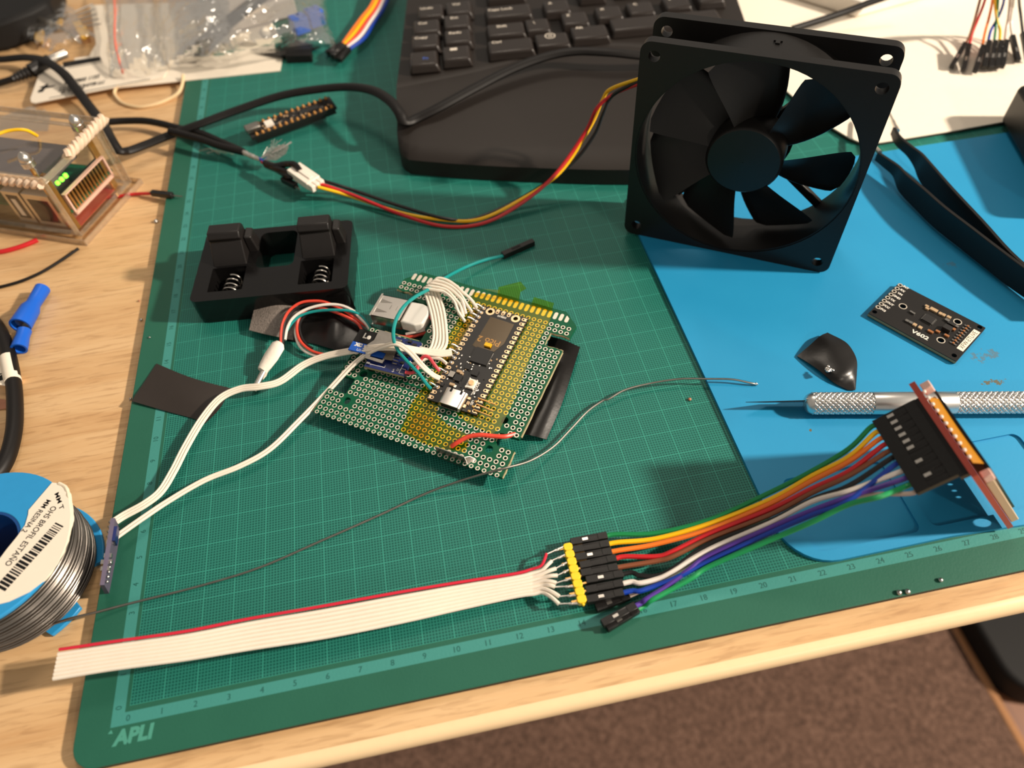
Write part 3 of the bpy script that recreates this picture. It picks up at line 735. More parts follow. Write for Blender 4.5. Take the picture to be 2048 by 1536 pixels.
# folded white ribbon lead on the board
for k_ in range(5):
    f_ = k_ / 4
    top = lambda a, b: (a[0] + (b[0] - a[0]) * f_, a[1] + (b[1] - a[1]) * f_, a[2] if len(a) > 2 else .3)
    P1 = [top((881, 706, .25), (857, 702, .35)), top((892, 690, .25), (864, 690, .35)), top((893, 668, .28), (868, 665, .35)), top((888, 625, .28), (862, 625, .35)), top((878, 590, .3), (851, 588, .35)), top((868, 572, .42), (851, 577, .42))]
    P2 = [top((868, 570, .5), (851, 577, .45)), top((874, 557, .6), (850, 577, .55)), top((893, 560, .6), (872, 580, .55)), top((912, 572, .55), (890, 585, .5)), [(926, 585, .5), (922, 590, .5), (918, 594, .5), (912, 600, .5), (908, 602, .5)][k_], [(941, 598, .4), (933, 608, .4), (926, 606, .5), (921, 612, .45), (917, 624, .4)][k_], [(954, 616, .28), (944, 624, .28), (932, 628, .3), (927, 634, .3), (930, 643, .26)][k_]]
    MB().tube(spline(PXB(P1 + P2[1:]), 6), .066, 7).obj('ribbon_lead', 'white_wire', BOARD)
# small white and red leads between the module and the controller
for nm, P in (('white_wire', [(885, 702, .3), (858, 700, .35), (835, 694, .3), (815, 690, .25), (800, 690, .3)]), ('white_wire', [(893, 727, .26), (880, 718, .3), (858, 716, .3), (840, 722, .3), (825, 728, .3), (818, 724, .4)]),
              ('wire_pink', [(879, 742, .28), (868, 728, .5), (858, 715, .62), (848, 713, .62), (840, 722, .5), (833, 740, .45), (822, 746, .42), (810, 744, .5)])):
    MB().tube(spline(PXB(P), 6), .07, 7).obj('ribbon_lead' if nm == 'white_wire' else 'link_wire', nm, BOARD, label='pink wire loop' if nm != 'white_wire' else None)

# teal lead with a black socket, soldered to the controller
t = thing('jumper_wire', 'teal jumper wire arching over the prototype board to a free black socket', 'wire', PB(850, 775))
P = [PB(862, 778, .18), PB(853, 768, .3), PB(836, 745, .6), PB(810, 718, .85), PB(796, 700, 1.0), PB(787, 675, 1.25), PB(790, 645, 1.3), PB(806, 615, 1.2), PB(830, 594, .9), PB(862, 576, .55), PB(890, 556, .3), W(930, 535, .55), W(970, 520, .35), W(1008, 511, .16)]
MB().tube(spline(P, 7), .075, 8).obj('wire', 'wire_teal', t)
a, b = W(1005, 511, .15), W(1067, 484, .15)
m = MB().bar(a, b, .27, .27); d = (b - a) / np.linalg.norm(b - a)
m.bar(a + d * .5 + A3(0, 0, .13), a + d * .95 + A3(0, 0, .13), .12, .03, mi=1); m.cyl(b - d * .02, b + d * .003, .07, n=10, mi=1)
m.obj('socket', ['black_plastic', 'black_matte'], t, bevel=.02)

# USB socket with a moulded translucent back, hanging in the board's cut-out
t = thing('usb_connector', 'silver usb socket with a translucent white back lying in the cut-out of the prototype board', 'connector', W(785, 650, .3))
TL, TR, BR, BL = PX([(764, 589), (822, 601), (797, 647), (741, 630)], 1.2)
ex = (TR - TL); Lx = np.linalg.norm(ex); ey = TL - BL; UF = FR(axes(ex, ey), BL - A3(0, 0, .52)); Ly = abs((TL - BL) @ UF.R[:, 1])
m = MB(UF).box(0, 0, 0, Lx, Ly, .03).box(0, 0, .49, Lx, Ly, .52).box(0, 0, 0, Lx, .03, .52).box(0, Ly - .03, 0, Lx, Ly, .52).box(Lx - .05, 0, 0, Lx, Ly, .52)
for y_ in (Ly * .27, Ly * .72): m.add([(.04, y_ - .13, .524), (.45, y_, .5), (.04, y_ + .13, .524), (.0, y_, .535)], [(0, 1, 2, 3)]); m.prism([(.08, y_ - .11), (.6, y_), (.08, y_ + .11)], .52, .528, mi=1)
m.box(-.05, -.04, -.03, .02, Ly + .04, .0).box(-.05, -.04, .52, .03, Ly + .04, .55); m.box(.1, .1, .1, Lx - .05, Ly - .1, .22, mi=2)
for x_ in (.62, .9): m.box(x_, Ly * .42, .52, x_ + .02, Ly * .62, .524, mi=1)
m.obj('shell', ['steel', 'dull_steel', 'black_matte'], t)
k = NT('milky', .3); k.b.inputs['Base Color'].default_value = C4(242, 238, 230); k.b.inputs['Subsurface Weight'].default_value = .6; k.b.inputs['Subsurface Radius'].default_value = (.004, .004, .004); k.b.inputs['Transmission Weight'].default_value = .25
MB(UF).prism([(Lx - .02, .02), (Lx + .62, -.02), (Lx + .92, .16), (Lx + .98, Ly * .55), (Lx + .88, Ly * .9), (Lx + .5, Ly), (Lx - .02, Ly - .02)], -.02, .5).obj('moulded_back', 'milky', t, bevel=.08, seg=3)
for c_, P in (('coral', [(858, 632, 1.0), (868, 645, .95), (866, 660, .8), (845, 668, .6), (815, 674, .55), (780, 668, .4)]), ('black', [(858, 630, 1.0), (871, 640, .95), (872, 655, .8), (850, 672, .5), (800, 672, .4)]), ('teal', [(856, 627, 1.0), (865, 627, 1.05), (872, 638, .9), (873, 650, .7)]), ('white', [(812, 668, .6), (830, 664, .7), (850, 660, .7)])):
    MB().tube(spline(PX(P), 6), .065, 7).obj('wire', 'wire_' + c_, t, label=c_ + ' lead')
# ---------------------------------------------------------------- twin battery holder
BF = yaw(-.107, (.987, 15.933, 0)); BW, BD, BH = 6.70, 4.45, 1.34
t = thing('battery_holder', 'black twin battery holder with two upright posts and coil springs', 'battery holder', BF(BW / 2, BD / 2, 0))
m = MB(BF); wins = [rrect(2.55, 1.75, 4.22, 4.1, .3)]
pk = [rrect(.66, .5, 2.15, 1.98, .05, 2), rrect(4.55, .45, 6.02, 1.95, .05, 2)]
m.plate(rrect(0, 0, BW, BD, .3), wins, 0, .25); m.plate(rrect(-.02, -.02, BW + .02, BD + .02, .3), wins + pk, .25, BH)
m.obj('body', 'black_gloss', t, bevel=.035)
for x0, x1 in ((.66, 2.15), (4.58, 6.05)):
    m = MB(BF); z0 = .3; zt = BH + 1.28
    # side profile (y, z): slope rising to the back
    P = [(1.95, z0), (2.1, BH), (2.72, zt - .42), (2.62, zt - .25), (2.78, zt), (3.38, zt), (3.5, zt - .15), (3.62, BH + .1), (3.62, z0)]
    vs = [(x0 + .04 * (p[1] > BH + .8) , p[0], p[1]) for p in P] + [(x1 - .04 * (p[1] > BH + .8), p[0], p[1]) for p in P]; n = len(P)
    m.add(vs, [tuple(range(n))[::-1], tuple(range(n, 2 * n))] + [(i, (i + 1) % n, n + (i + 1) % n, n + i) for i in range(n)])
    m.add([(x1 - .02, 2.9, BH), (x1 + .42, 2.9, BH), (x1 + .42, 3.62, BH), (x1 - .02, 3.62, BH), (x1 - .02, 2.9, zt - .45), (x1 + .3, 2.95, zt - .5), (x1 + .3, 3.6, zt - .5), (x1 - .02, 3.6, zt - .45)], [(4, 5, 6, 7), (0, 1, 5, 4), (1, 2, 6, 5), (2, 3, 7, 6), (3, 0, 4, 7)])
    m.obj('post', 'black_rubber', t, bevel=.06, seg=3)
    pts = []
    xc = (x0 + x1) / 2 + .08
    for k_ in range(70):
        a = k_ / 69 * 2 * PI * 3.3; r = .36 - .05 * k_ / 69
        pts.append(BF(xc + r * cos(a) * 1.0 + .05 * k_ / 69, .72 + .95 * k_ / 69, .78 + r * sin(a) + .1))
    MB().tube(pts, .038, 6).obj('spring', 'steel', t, label='silver coil spring')

# ---------------------------------------------------------------- pieces of black tape
mat('tape_dull', (44, 37, 33), .5, var=.08); mat('tape_gloss', (20, 18, 17), .34, bump=.2, bscale=260)
mat('tape_worn', (116, 107, 100), .45, var=.5, vscale=900, bump=.8, bscale=1400)
def grid_px(rows, th=.02):
    return [[W(*p) for p in r] for r in rows]
def lerp_rows(A, B, n): return [[tuple(np.array(a) + (np.array(b) - np.array(a)) * i / n) for a, b in zip(A, B)] for i in range(n + 1)]
MB().sheet(fine(grid_px([[(313, 727, .05), (368, 750, .12), (415, 765, .12), (461, 776, .05)], [(288, 765, .06), (352, 788, .14), (398, 802, .13), (440, 815, .05)], [(263, 802, .12), (335, 823, .06), (380, 835, .05), (410, 846, .04)]])), .03).obj('tape_strip', 'tape_dull', label='flat rectangle of dull black tape across the left ruler of the mat', category='tape')
t = thing('tape_strip', 'long black tape folded under the right side of the prototype board', 'tape', W(1110, 780, .02))
MB().sheet(fine([[W(*p) for p in r] for r in [[(1098, 672, .4), (1128, 680, .42), (1160, 694, .3)], [(1085, 740, .4), (1118, 745, .45), (1142, 752, .25)], [(1066, 800, .32), (1098, 806, .42), (1122, 812, .2)], [(1030, 864, .25), (1068, 872, .3), (1093, 879, .12)]]]), .03).obj('band', 'tape_gloss', t)
MB().sheet(fine([[W(*p) for p in r] for r in [[(515, 581, .75), (558, 589, .8), (592, 602, .6), (600, 620, .5)], [(508, 618, .55), (548, 626, .62), (580, 636, .45), (592, 646, .4)], [(498, 660, .3), (530, 668, .3), (562, 675, .22), (586, 680, .2)]]]), .02).obj('tape_strip', 'tape_worn', label='worn grey-black square of tape standing in front of the battery holder', category='tape')
t = thing('tape_strip', 'crumpled glossy black tape lying inside the loop of thin wires', 'tape', W(655, 655, .02))
MB().sheet(fine([[W(p[0], p[1], p[2] * .6) for p in r] for r in [[(596, 600, .35), (612, 594, .5), (640, 604, .5), (672, 606, .7), (700, 612, .55), (725, 640, .35)], [(594, 630, .3), (618, 622, .45), (645, 634, .55), (668, 640, .9), (696, 650, .6), (735, 668, .3)], [(588, 660, .15), (612, 660, .2), (640, 662, .35), (662, 676, .65), (690, 688, .4), (728, 692, .2)], [(574, 682, .08), (605, 684, .1), (630, 688, .12), (664, 698, .3), (680, 702, .25), (712, 700, .1)]]]), .015).obj('crumpled_sheet', 'tape_gloss', t)
MB().sheet(fine([[W(*p) for p in r] for r in [[(600, 604, .6), (622, 592, .75), (645, 600, .7)], [(602, 615, .45), (625, 606, .6), (648, 612, .55)]]]), .012).obj('worn_corner', 'tape_worn', t)
t = thing('tape_strip', 'shiny black tape stuck to the right front corner of the battery holder', 'tape', W(690, 620, .02))
MB().sheet(fine([[W(*p) for p in r] for r in [[(640, 594, .9), (670, 588, 1.1), (690, 580, 1.25)], [(655, 605, .4), (685, 600, .5), (702, 596, .6)], [(668, 616, .06), (695, 618, .06), (712, 618, .05)]]]), .015).obj('band', 'tape_gloss', t)
t = thing('tape_strip', 'curled black tape scrap with a solder blob on the blue mat', 'tape', W(1655, 725, BZ))
MB().sheet(fine([[W(p[0], p[1], BZ + .04 + (p[2] - .15) * .62 + .05 * ((i * 7 + len(r) * 3) % 3 - 1) * (i % 2)) for i, p in enumerate(r)] for r in [[(1594, 712, .2), (1620, 690, .45), (1640, 672, .55), (1655, 665, .5)], [(1614, 724, .3), (1640, 712, .6), (1664, 692, .75), (1690, 683, .6)], [(1640, 742, .35), (1660, 734, .6), (1685, 720, .7), (1706, 702, .5)], [(1655, 755, .3), (1676, 752, .55), (1700, 740, .6), (1714, 722, .45)], [(1672, 768, .22), (1690, 764, .3), (1706, 756, .35), (1714, 744, .35)], [(1696, 780, .16), (1704, 780, .18), (1711, 779, .18), (1712, 772, .2)]]]), .02).obj('curled_sheet', 'tape_gloss', t)
m = MB(); c_ = W(1657, 737, .58)
for k_ in range(14): m.sph(c_ + A3(rnd.uniform(-.12, .12), rnd.uniform(-.12, .12), rnd.uniform(0, .03)), rnd.uniform(.05, .09), 5, .5)
m.obj('solder_blob', 'solder', t, label='silver solder blob')

# ---------------------------------------------------------------- thin sensor lead with white wrapped joint
t = thing('sensor_lead', 'coiled red, black, white and green leads ending in a white-wrapped metal probe', 'sensor lead', W(640, 650, .02))
lo = dict(coral=(0, 0), black=(4, 2), white=(8, 5), teal=(13, 8))
def loop(c, pts, r=.062): MB().tube(spline(PX(pts), 7), r, 7).obj('lead', 'wire_' + c, t, label={'coral': 'red', 'teal': 'green'}.get(c, c) + ' lead')
loop('coral', [(562, 690, .7), (562, 668, .75), (566, 645, .8), (578, 622, .9), (600, 606, 1.0), (626, 602, 1.0), (652, 605, .95), (690, 622, .8), (715, 640, .6), (735, 653, .5), (760, 668, .45)])
loop('black', [(566, 690, .68), (567, 664, .72), (573, 640, .78), (592, 618, .85), (622, 608, .9), (660, 612, .8), (700, 632, .6), (740, 652, .45), (775, 670, .4)])
loop('white', [(570, 680, .66), (575, 655, .75), (588, 634, .85), (612, 619, .95), (645, 610, 1.0), (678, 610, .95), (705, 621, .85), (722, 638, .7), (732, 648, .6), (742, 664, .45)])
loop('teal', [(571, 666, .62), (584, 646, .75), (604, 630, .85), (634, 622, .9), (668, 620, .95), (700, 622, .9), (722, 632, .75), (735, 648, .6), (748, 664, .45), (775, 676, .4)])
loop('coral', [(725, 664, .4), (718, 650, .55), (706, 640, .65), (680, 628, .75), (650, 618, .8), (622, 616, .8), (602, 630, .75), (594, 650, .6), (596, 672, .5), (607, 690, .4), (628, 704, .35), (656, 709, .35), (690, 704, .4), (712, 698, .5)])
loop('white', [(640, 611, .85), (610, 620, .75), (596, 640, .6), (591, 665, .45), (598, 690, .3), (616, 706, .25), (645, 712, .25), (690, 706, .3)])
loop('black', [(628, 622, .7), (608, 634, .62), (599, 652, .5), (603, 674, .4), (612, 688, .35), (625, 697, .3)])
mat('paper_tape', (232, 222, 208), .55, var=.05, bump=.3, bscale=500)
a, b = W(560, 686, .7), W(524, 742, .3); d = (b - a); d /= np.linalg.norm(d); s_ = np.cross(d, (0, 0, 1)); s_ /= np.linalg.norm(s_)
G = []
for f_, wd in ((0, .2), (.12, .34), (.5, .36), (.8, .3), (1, .22)):
    c_ = a + (b - a) * f_; G.append([c_ + s_ * wd * cos(q) + A3(0, 0, 1) * .2 * sin(q) * (1 if f_ else .6) for q in np.linspace(0, 2 * PI, 9)])
m = MB().sheet(G); m.add([G[0][i] for i in range(8)], [tuple(range(8))]); m.add([G[-1][i] for i in range(8)], [tuple(range(8))[::-1]])
m.slab([b - s_ * .16 - d * .5, b - s_ * .3 + d * .1, b - s_ * .26 + d * .32, b - s_ * .1 - d * .1], .02)
m.obj('paper_wrap', 'paper_tape', t)
MB().cyl(W(530, 738, .3), W(507, 782, .16), .13, n=14).obj('probe', 'steel', t, label='silver metal probe')

# ---------------------------------------------------------------- long white leads to the small sensor board
t = thing('sensor_cable', 'long pair of white flat leads from the prototype board to the upright sensor board', 'cable', W(230, 1060, 0))
def flat(paths, n, r=.06, name='flat_lead', mt='white_wire'):
    for k_ in range(n):
        off = (k_ - (n - 1) / 2) * r * 1.85
        C_ = spline(paths, 8); P = []
        for i in range(len(C_)):
            d = C_[min(i + 1, len(C_) - 1)] - C_[max(i - 1, 0)]; s_ = np.cross(d, (0, 0, 1)); s_ /= np.linalg.norm(s_) + 1e-9
            P.append(C_[i] + s_ * off)
        MB().tube(P, r, 7).obj(name, mt if isinstance(mt, str) else mt[k_], t)
flat([PB(904, 705, .3), PB(880, 707, .36), PB(846, 703, .5), W(805, 696, 1.55), W(770, 694, 1.5), W(730, 698, 1.2), W(690, 704, .9), W(645, 714, .65), W(605, 731, .5), W(560, 763, .5), W(520, 773, .55), W(480, 778, .5), W(440, 797, .45), W(405, 838, .4), W(372, 893, .4), W(348, 940, .4), W(322, 982, .45), W(290, 1008, .5), W(250, 1030, .5), W(231, 1042, .55)], 3)
flat([PB(880, 757, .25), PB(866, 750, .4), PB(846, 733, .75), W(820, 704, 1.75), W(795, 688, 1.9), W(770, 692, 1.7), W(735, 707, 1.2), W(700, 735, .8), W(655, 783, .5), W(600, 840, .4), W(540, 898, .35), W(480, 932, .35), W(410, 960, .35), W(340, 1000, .4), W(280, 1040, .5), W(232, 1074, .55)], 2)
mat('pcb_violet', (92, 84, 104), .5, var=.2)
a, b = W(226, 1036, 1.35), W(204, 1170, 1.0)
y_ = (b - a) / np.linalg.norm(b - a); zv = (CC - (a + b) / 2); zv -= y_ * (zv @ y_); zv /= np.linalg.norm(zv)
zv = zv * .75 + A3(0.12, 0, .75); zv -= y_ * (zv @ y_); zv /= np.linalg.norm(zv)
SB = FR(np.stack([np.cross(y_, zv), y_, zv], 1), a); LB = np.linalg.norm(b - a)
m = MB(SB).box(-.065, 0, -1.3, .065, LB, 0); sb = m.obj('sensor_board', 'pcb_violet', t)
m = MB(SB)
for y0, z_, hh in ((LB * .3, -.3, .06), (LB * .62, -.16, .1), (LB * .72, -.14, .07), (LB * .52, -.2, .05)): m.box(-.065 - hh, y0, z_ - .1, .0, y0 + .14, z_ + .08); m.box(.0, y0, z_ - .1, .065 + hh, y0 + .14, z_ + .08)
for k_ in range(5): m.sph((-.12, LB * (.66 + .07 * k_), -.1), .05, 6)
for k_ in range(4): m.sph((.1, .06 + .17 * k_, -.22), .06, 6)
m.obj('components', 'solder', sb)
MB(SB).box(-.16, LB * .12, -.6, -.06, LB * .34, -.05).obj('connector_block', 'pcb_blue', sb)

# ---------------------------------------------------------------- ribbon cable with yellow pin header
t = thing('ribbon_cable', 'grey-white ribbon cable with one red edge, soldered to a yellow pin header', 'cable', W(600, 1260, 0))
ctop = spline([A3(*p) for p in ((119, 1297, 1.15), (230, 1281, 1.1), (370, 1261, 1.0), (500, 1235, .85), (650, 1209, .75), (800, 1182, .6), (930, 1161, .45), (1030, 1146, .4), (1066, 1136, .4))], 6)
cbot = spline([A3(*p) for p in ((106, 1361, 1.05), (220, 1342, 1.0), (370, 1322, .9), (500, 1301, .78), (650, 1278, .62), (800, 1248, .5), (930, 1218, .35), (1030, 1196, .32), (1068, 1191, .32))], 6)
ends = [(1093, 1109), (1103, 1122), (1112, 1137), (1115, 1151), (1113, 1166), (1110, 1174), (1118.6, 1193), (1117.7, 1208)]
pinl = [(1123.5, 1095.7), (1126, 1112), (1131, 1127), (1135, 1141.6), (1141, 1158), (1147, 1173), (1149, 1191), (1153.8, 1207)]
mat('ribbon_red', (206, 36, 60), .45)
for k_ in range(8):
    f_ = (k_ + .5) / 8
    base = [W(*(a + (b - a) * f_)) for a, b in zip(ctop, cbot)]
    e = W(*ends[k_], .45); last = base[-1]; d = (last - base[-2]); d /= np.linalg.norm(d)
    tail = [last + d * .28 + A3(0, 0, .02 if k_ % 2 else .05), (last + d * .35 + e) / 2 + A3(0, 0, .06), e]
    if k_ == 0:
        MB().tube([p + A3(0, .03, .0) for p in spline(base + tail, 3)], .05, 7).obj('strand', 'ribbon_red', t, label='red strand')
    else: MB().tube(spline(base + tail, 3), .066, 7).obj('strand', 'white_wire', t)
    pl = W(*pinl[k_], .42)
    m = MB().tube([e, (e + pl) / 2 + A3(0, 0, .02), pl], .025, 6); v = pl - e
    m.sph(e + v * .7, .055, 6, .8); m.tube([e + v * .55, pl + v * .2], .045, 6)
    m.obj('soldered_joint', 'solder', t)
h0, h1 = W(1134, 1089, .4), W(1165, 1208, .4); hd = (h1 - h0) / 8
HX = axes(hd, np.cross((0, 0, 1), hd)); HF = FR(HX, h0); hl = np.linalg.norm(hd)
m = MB(HF)
for k_ in range(8):
    P = [(k_ * hl + .05, -.15), (k_ * hl + hl - .05, -.15), (k_ * hl + hl, -.09), (k_ * hl + hl, .09), (k_ * hl + hl - .05, .15), (k_ * hl + .05, .15), (k_ * hl, .09), (k_ * hl, -.09)]
    m.prism(P, -.125, .125)
m.prism(circ(8 * hl + .02, 0.02, .05, 8), -.06, .06)
m.obj('pin_header', 'yellow_header', t, bevel=.02)
m = MB(HF)
for k_ in range(8): m.box((k_ + .5) * hl - .03, -.33, -.03, (k_ + .5) * hl + .03, .5, .03)
m.obj('header_pins', 'gold', t)

# ---------------------------------------------------------------- red display board leaning on its edge
TA = W(1823, 765, 4.85); ly = A3(0, -1, 0); RL = 3.35; WDT = 5.75
vd = (TA - CC) * A3(1, 0, 1); vd /= np.linalg.norm(vd); lz = A3(-vd[2], 0, vd[0])              # vd runs down the board, lz is its display side
RB = FR(np.stack([vd, ly, lz], 1), TA)
mat('pcb_red', (172, 70, 56), .45, var=.1); mat('pink_white', (226, 186, 172), .5); mat('frame_beige', (196, 172, 140), .5); mat('amber_flex', (168, 112, 22), .3)
t = thing('display_board', 'red display board leaning upright on the front of the blue mat, rainbow wires plugged in', 'circuit board', RB(WDT, RL / 2, 0))
hl_ = [circ(WDT - .32, 1.25 + .254 * k_, .055, 10) for k_ in range(4)] + [circ(.28, .25, .14, 14), circ(WDT - .3, RL - .3, .17, 16), circ(WDT - .3, .28, .16, 14)]
MB(RB).plate([(0, 0), (WDT, 0), (WDT, RL), (0, RL)], hl_, -.09, .09).obj('board', 'pcb_red', t, bevel=.015)
MB(RB).box(.55, .32, .36, 4.6, RL - .22, .44).obj('display_panel', 'black_gloss', t)
MB(RB).box(.05, .14, .14, .5, .38, .42).obj('display_frame', 'pink_white', t, bevel=.03)
MB(RB).box(1.0, .25, .1, 5.3, RL - .02, .35).obj('display_frame', 'frame_beige', t, bevel=.03)
MB(RB).box(.5, RL - .24, .12, .98, RL - .02, .4).obj('display_frame', 'pink_white', t, bevel=.03)
G = [[RB(.12 + .5 * p_ + .05 * sin(q * PI), .6 + 2.35 * q, .14 + .26 * p_) for p_ in np.linspace(0, 1, 5)] for q in np.linspace(0, 1, 8)]
MB().sheet(G, .02).obj('flex_strip', 'amber_flex', t)
for k_ in range(11): MB(RB).sph((.08, .42 + .235 * k_, .14), .06, 6).obj('solder_joint', 'silk', t)
MB(RB).box(.18, .45, -.34, .43, 3.15, -.09).obj('header_strip', 'black_plastic', t)

# ---------------------------------------------------------------- rainbow jumper wires
HOL = .125
def housing(a, b, wd=.245, win=True, parent=None, up=(0, 0, 1)):
    d = (b - a); L = np.linalg.norm(d); d /= L
    u = np.array(up, float); u -= d * (u @ d); u /= np.linalg.norm(u); f = FR(np.stack([d, np.cross(u, d), u], 1), a); h = wd / 2
    m = MB(f).box(0, -h, -h, L, h, h * .86).box(L * .74, -h, h * .86, L, h, h).box(0, -h, h * .86, L * .3, h, h).box(L * .3, -h, h * .86, L * .74, -h * .62, h).box(L * .3, h * .62, h * .86, L * .74, h, h)
    o = m.obj('connector_housing', 'black_plastic', parent, bevel=.012, seg=1)
    if win: MB(f).box(L * .32, -h * .4, h * .86, L * .47, h * .4, h * 1.04).obj('contact', 'steel', o, label='silver contact')
    return o
HR = [(1214, 1072), (1218, 1088), (1223, 1103.5), (1232, 1117), (1235, 1135), (1245.6, 1148.4), (1245.6, 1167), (1246.6, 1185.5)]
HL = [(1141, 1086), (1145, 1101.6), (1151, 1117), (1159.6, 1133), (1161.6, 1148), (1172, 1162), (1172, 1181.6), (1173, 1201)]
JW = [('green', [(1313, 1066), (1420, 1039), (1448, 1027), (1540, 985), (1624, 942), (1697, 898), (1755.6, 863)]),
      ('yellow', [(1313, 1077), (1420, 1047), (1448, 1039), (1540, 999), (1624, 952), (1697, 914), (1764.4, 877.5)]),
      ('orange', [(1313, 1088), (1420, 1058), (1448, 1047), (1540, 1008), (1624, 962), (1697, 924), (1771.8, 892)]),
      ('red', [(1313, 1113), (1345, 1103), (1420, 1067), (1448, 1056), (1540, 1019), (1624, 977), (1697, 943), (1783.5, 906.8)]),
      ('brown', [(1313, 1122), (1345, 1113), (1420, 1077), (1448, 1066), (1540, 1030), (1624, 986), (1697, 952), (1790.8, 921.4)]),
      ('black', [(1280, 1151), (1313, 1152), (1345, 1138), (1420, 1088), (1448, 1075), (1540, 1042), (1624, 999), (1697, 972), (1799.6, 937.5)]),
      ('white', [(1280, 1166), (1313, 1158), (1345, 1142), (1420, 1098), (1448, 1085), (1540, 1046), (1624, 1003), (1697, 982), (1811, 953.6)]),
      ('blue', [(1280, 1182), (1313, 1171), (1360, 1152), (1420, 1121), (1448, 1107), (1540, 1066), (1624, 1030), (1697, 1001), (1760, 970), (1807, 943.4)])]
COLW = {'green': 'dark green', 'yellow': 'yellow', 'orange': 'orange', 'red': 'red', 'brown': 'brown', 'black': 'black', 'white': 'white', 'blue': 'blue', 'purple': 'purple', 'grey': 'pale grey', 'light_green': 'light green'}
nw = -lz
def board_socket(y, x, parent, win=True, L=1.34, sk=0.0):
    b = RB(x, y, -.2); a = b + nw * L + ly * sk
    return a, housing(a, b, .25, win, parent, up=-RB.R[:, 0])
ydst = [.56 + .236 * k_ for k_ in range(11)]
slot = dict(green=0, yellow=1, orange=2, red=3, brown=4, black=5, blue=6, white=7, purple=8, light_green=9)
def jumper(c, ends_px, mid, label, hx=.3):
    t = thing('jumper_wire', label, 'wire', W(1420, 1075, .05), 'rainbow jumper wires between the yellow pin header and the red board')
    P = []
    if ends_px:
        (rx_, ry_), (lx_, ly_), hh = ends_px
        a, b = W(lx_, ly_, hh), W(rx_, ry_, hh)
        housing(a, b, .235, c in ('green', 'orange', 'black', 'blue', 'purple', 'light_green', 'grey'), t)
        d = (b - a) / np.linalg.norm(b - a); P = [b - d * .05, b + d * .3]
    hs = [np.interp(q[0], [1215, 1313, 1420, 1540, 1624, 1697, 1765], [.4, .45, .85, 1.7, 2.5, 3.15, 3.7]) for q in mid[:-1]]
    e, _ = board_socket(ydst[slot[c]], hx, t, c in ('green', 'yellow', 'orange', 'red', 'brown', 'black', 'white', 'light_green'))
    M_ = [W(p[0], p[1], h_ + .1 * (k2 % 3)) for k2, (p, h_) in enumerate(zip(mid[:-1], hs))] if False else [W(p[0], p[1], h_) for p, h_ in zip(mid[:-1], hs) if p[0] < PJ(e)[0] - 38 and p[0] != 1448]
    MB().tube(spline(P + M_ + [e - (-nw) * .0 + nw * .18, e - nw * .05], 7), .083, 8).obj('wire', 'wire_' + c, t)
for k_, (c, mid) in enumerate(JW):
    jumper(c, (HR[k_], HL[k_], .4), mid, COLW[c] + ' jumper wire in the rainbow bundle to the leaning red board')
jumper('purple', ((1271, 1212), (1204, 1248), .32), [(1290, 1200), (1330, 1175), (1380, 1138), (1420, 1110), (1448, 1097), (1540, 1056), (1624, 1021), (1697, 994), (1814, 961)], 'purple jumper wire in the rainbow bundle, its free socket lying on the front ruler')
jumper('light_green', ((1276, 1219), (1213, 1257), .16), [(1300, 1202), (1340, 1180), (1385, 1155), (1420, 1132), (1448, 1119), (1540, 1080), (1624, 1044), (1697, 1009), (1760, 993), (1831.8, 984.4)], 'light green jumper wire, lowest of the rainbow bundle, its free socket on the front ruler')
slot['grey'] = 8.6
ydst2 = RL * .2 + .254 * 8.2
t = thing('jumper_wire', 'pale grey jumper wire whose free socket lies half under the row of black sockets', 'wire', W(1420, 1075, .05), 'rainbow jumper wires between the yellow pin header and the red board')
a, b = W(1192, 1218, .13), W(1258, 1192, .13); housing(a, b, .235, True, t); d = (b - a) / np.linalg.norm(b - a)
e, _ = board_socket(ydst[10], .3, t, False)
MB().tube(spline([b, b + d * .3, W(1300, 1173, .16), W(1360, 1140, .3), W(1420, 1106, .75), W(1540, 1055, 1.6), W(1624, 1028, 2.4), W(1720, 992, 3.1), e + nw * .18, e - nw * .05], 7), .07, 8).obj('wire', 'wire_grey', t)
# ---------------------------------------------------------------- craft knife
KA, KE = W(1620, 807, BZ + .42), W(2048, 805, BZ + .42); kd = (KE - KA) / np.linalg.norm(KE - KA); kd[2] = 0; kd /= np.linalg.norm(kd)
KN = FR(np.stack([kd, A3(-kd[1], kd[0], 0), A3(0, 0, 1)], 1), KA * A3(1, 1, 0) + A3(0, 0, BZ + .425))
t = thing('craft_knife', 'silver craft knife with knurled grip lying on the blue mat', 'knife', KN(6, 0, -.42))
def at_x(px): return KN.loc(px, 806, .2)[0]
x1, x2, x3 = at_x(1627), at_x(1748), at_x(1916)
def knurl(x0, x1_, r=.415, n=120):
    m = MB(KN); nx = int((x1_ - x0) / .018); vs = []
    for i in range(nx + 1):
        x_ = x0 + (x1_ - x0) * i / nx
        for k_ in range(n):
            a = 2 * PI * k_ / n
            u_ = (x_ / .19 + k_ / n * 13) % 1; v_ = (x_ / .19 - k_ / n * 13) % 1
            g = max(abs(u_ - .5), abs(v_ - .5)) * 2
            rr = r - .035 * min(1, max(0, (g - .62) / .2)) - (.03 if i in (0, nx) else 0)
            vs.append((x_, rr * cos(a), rr * sin(a)))
    m.add(vs, [(i * n + k_, i * n + (k_ + 1) % n, (i + 1) * n + (k_ + 1) % n, (i + 1) * n + k_) for i in range(nx) for k_ in range(n)], True)
    return m
knurl(x1, x2).obj('knurled_collar', 'silver_knife', t)
MB(KN).rev([(0, .40), (.01, .42), (.99, .42), (1, .40)], (x2, 0, 0), (x3, 0, 0), 32).obj('smooth_handle', 'silver_knife', t)
knurl(x3, x3 + 4.6).obj('knurled_grip', 'silver_knife', t)
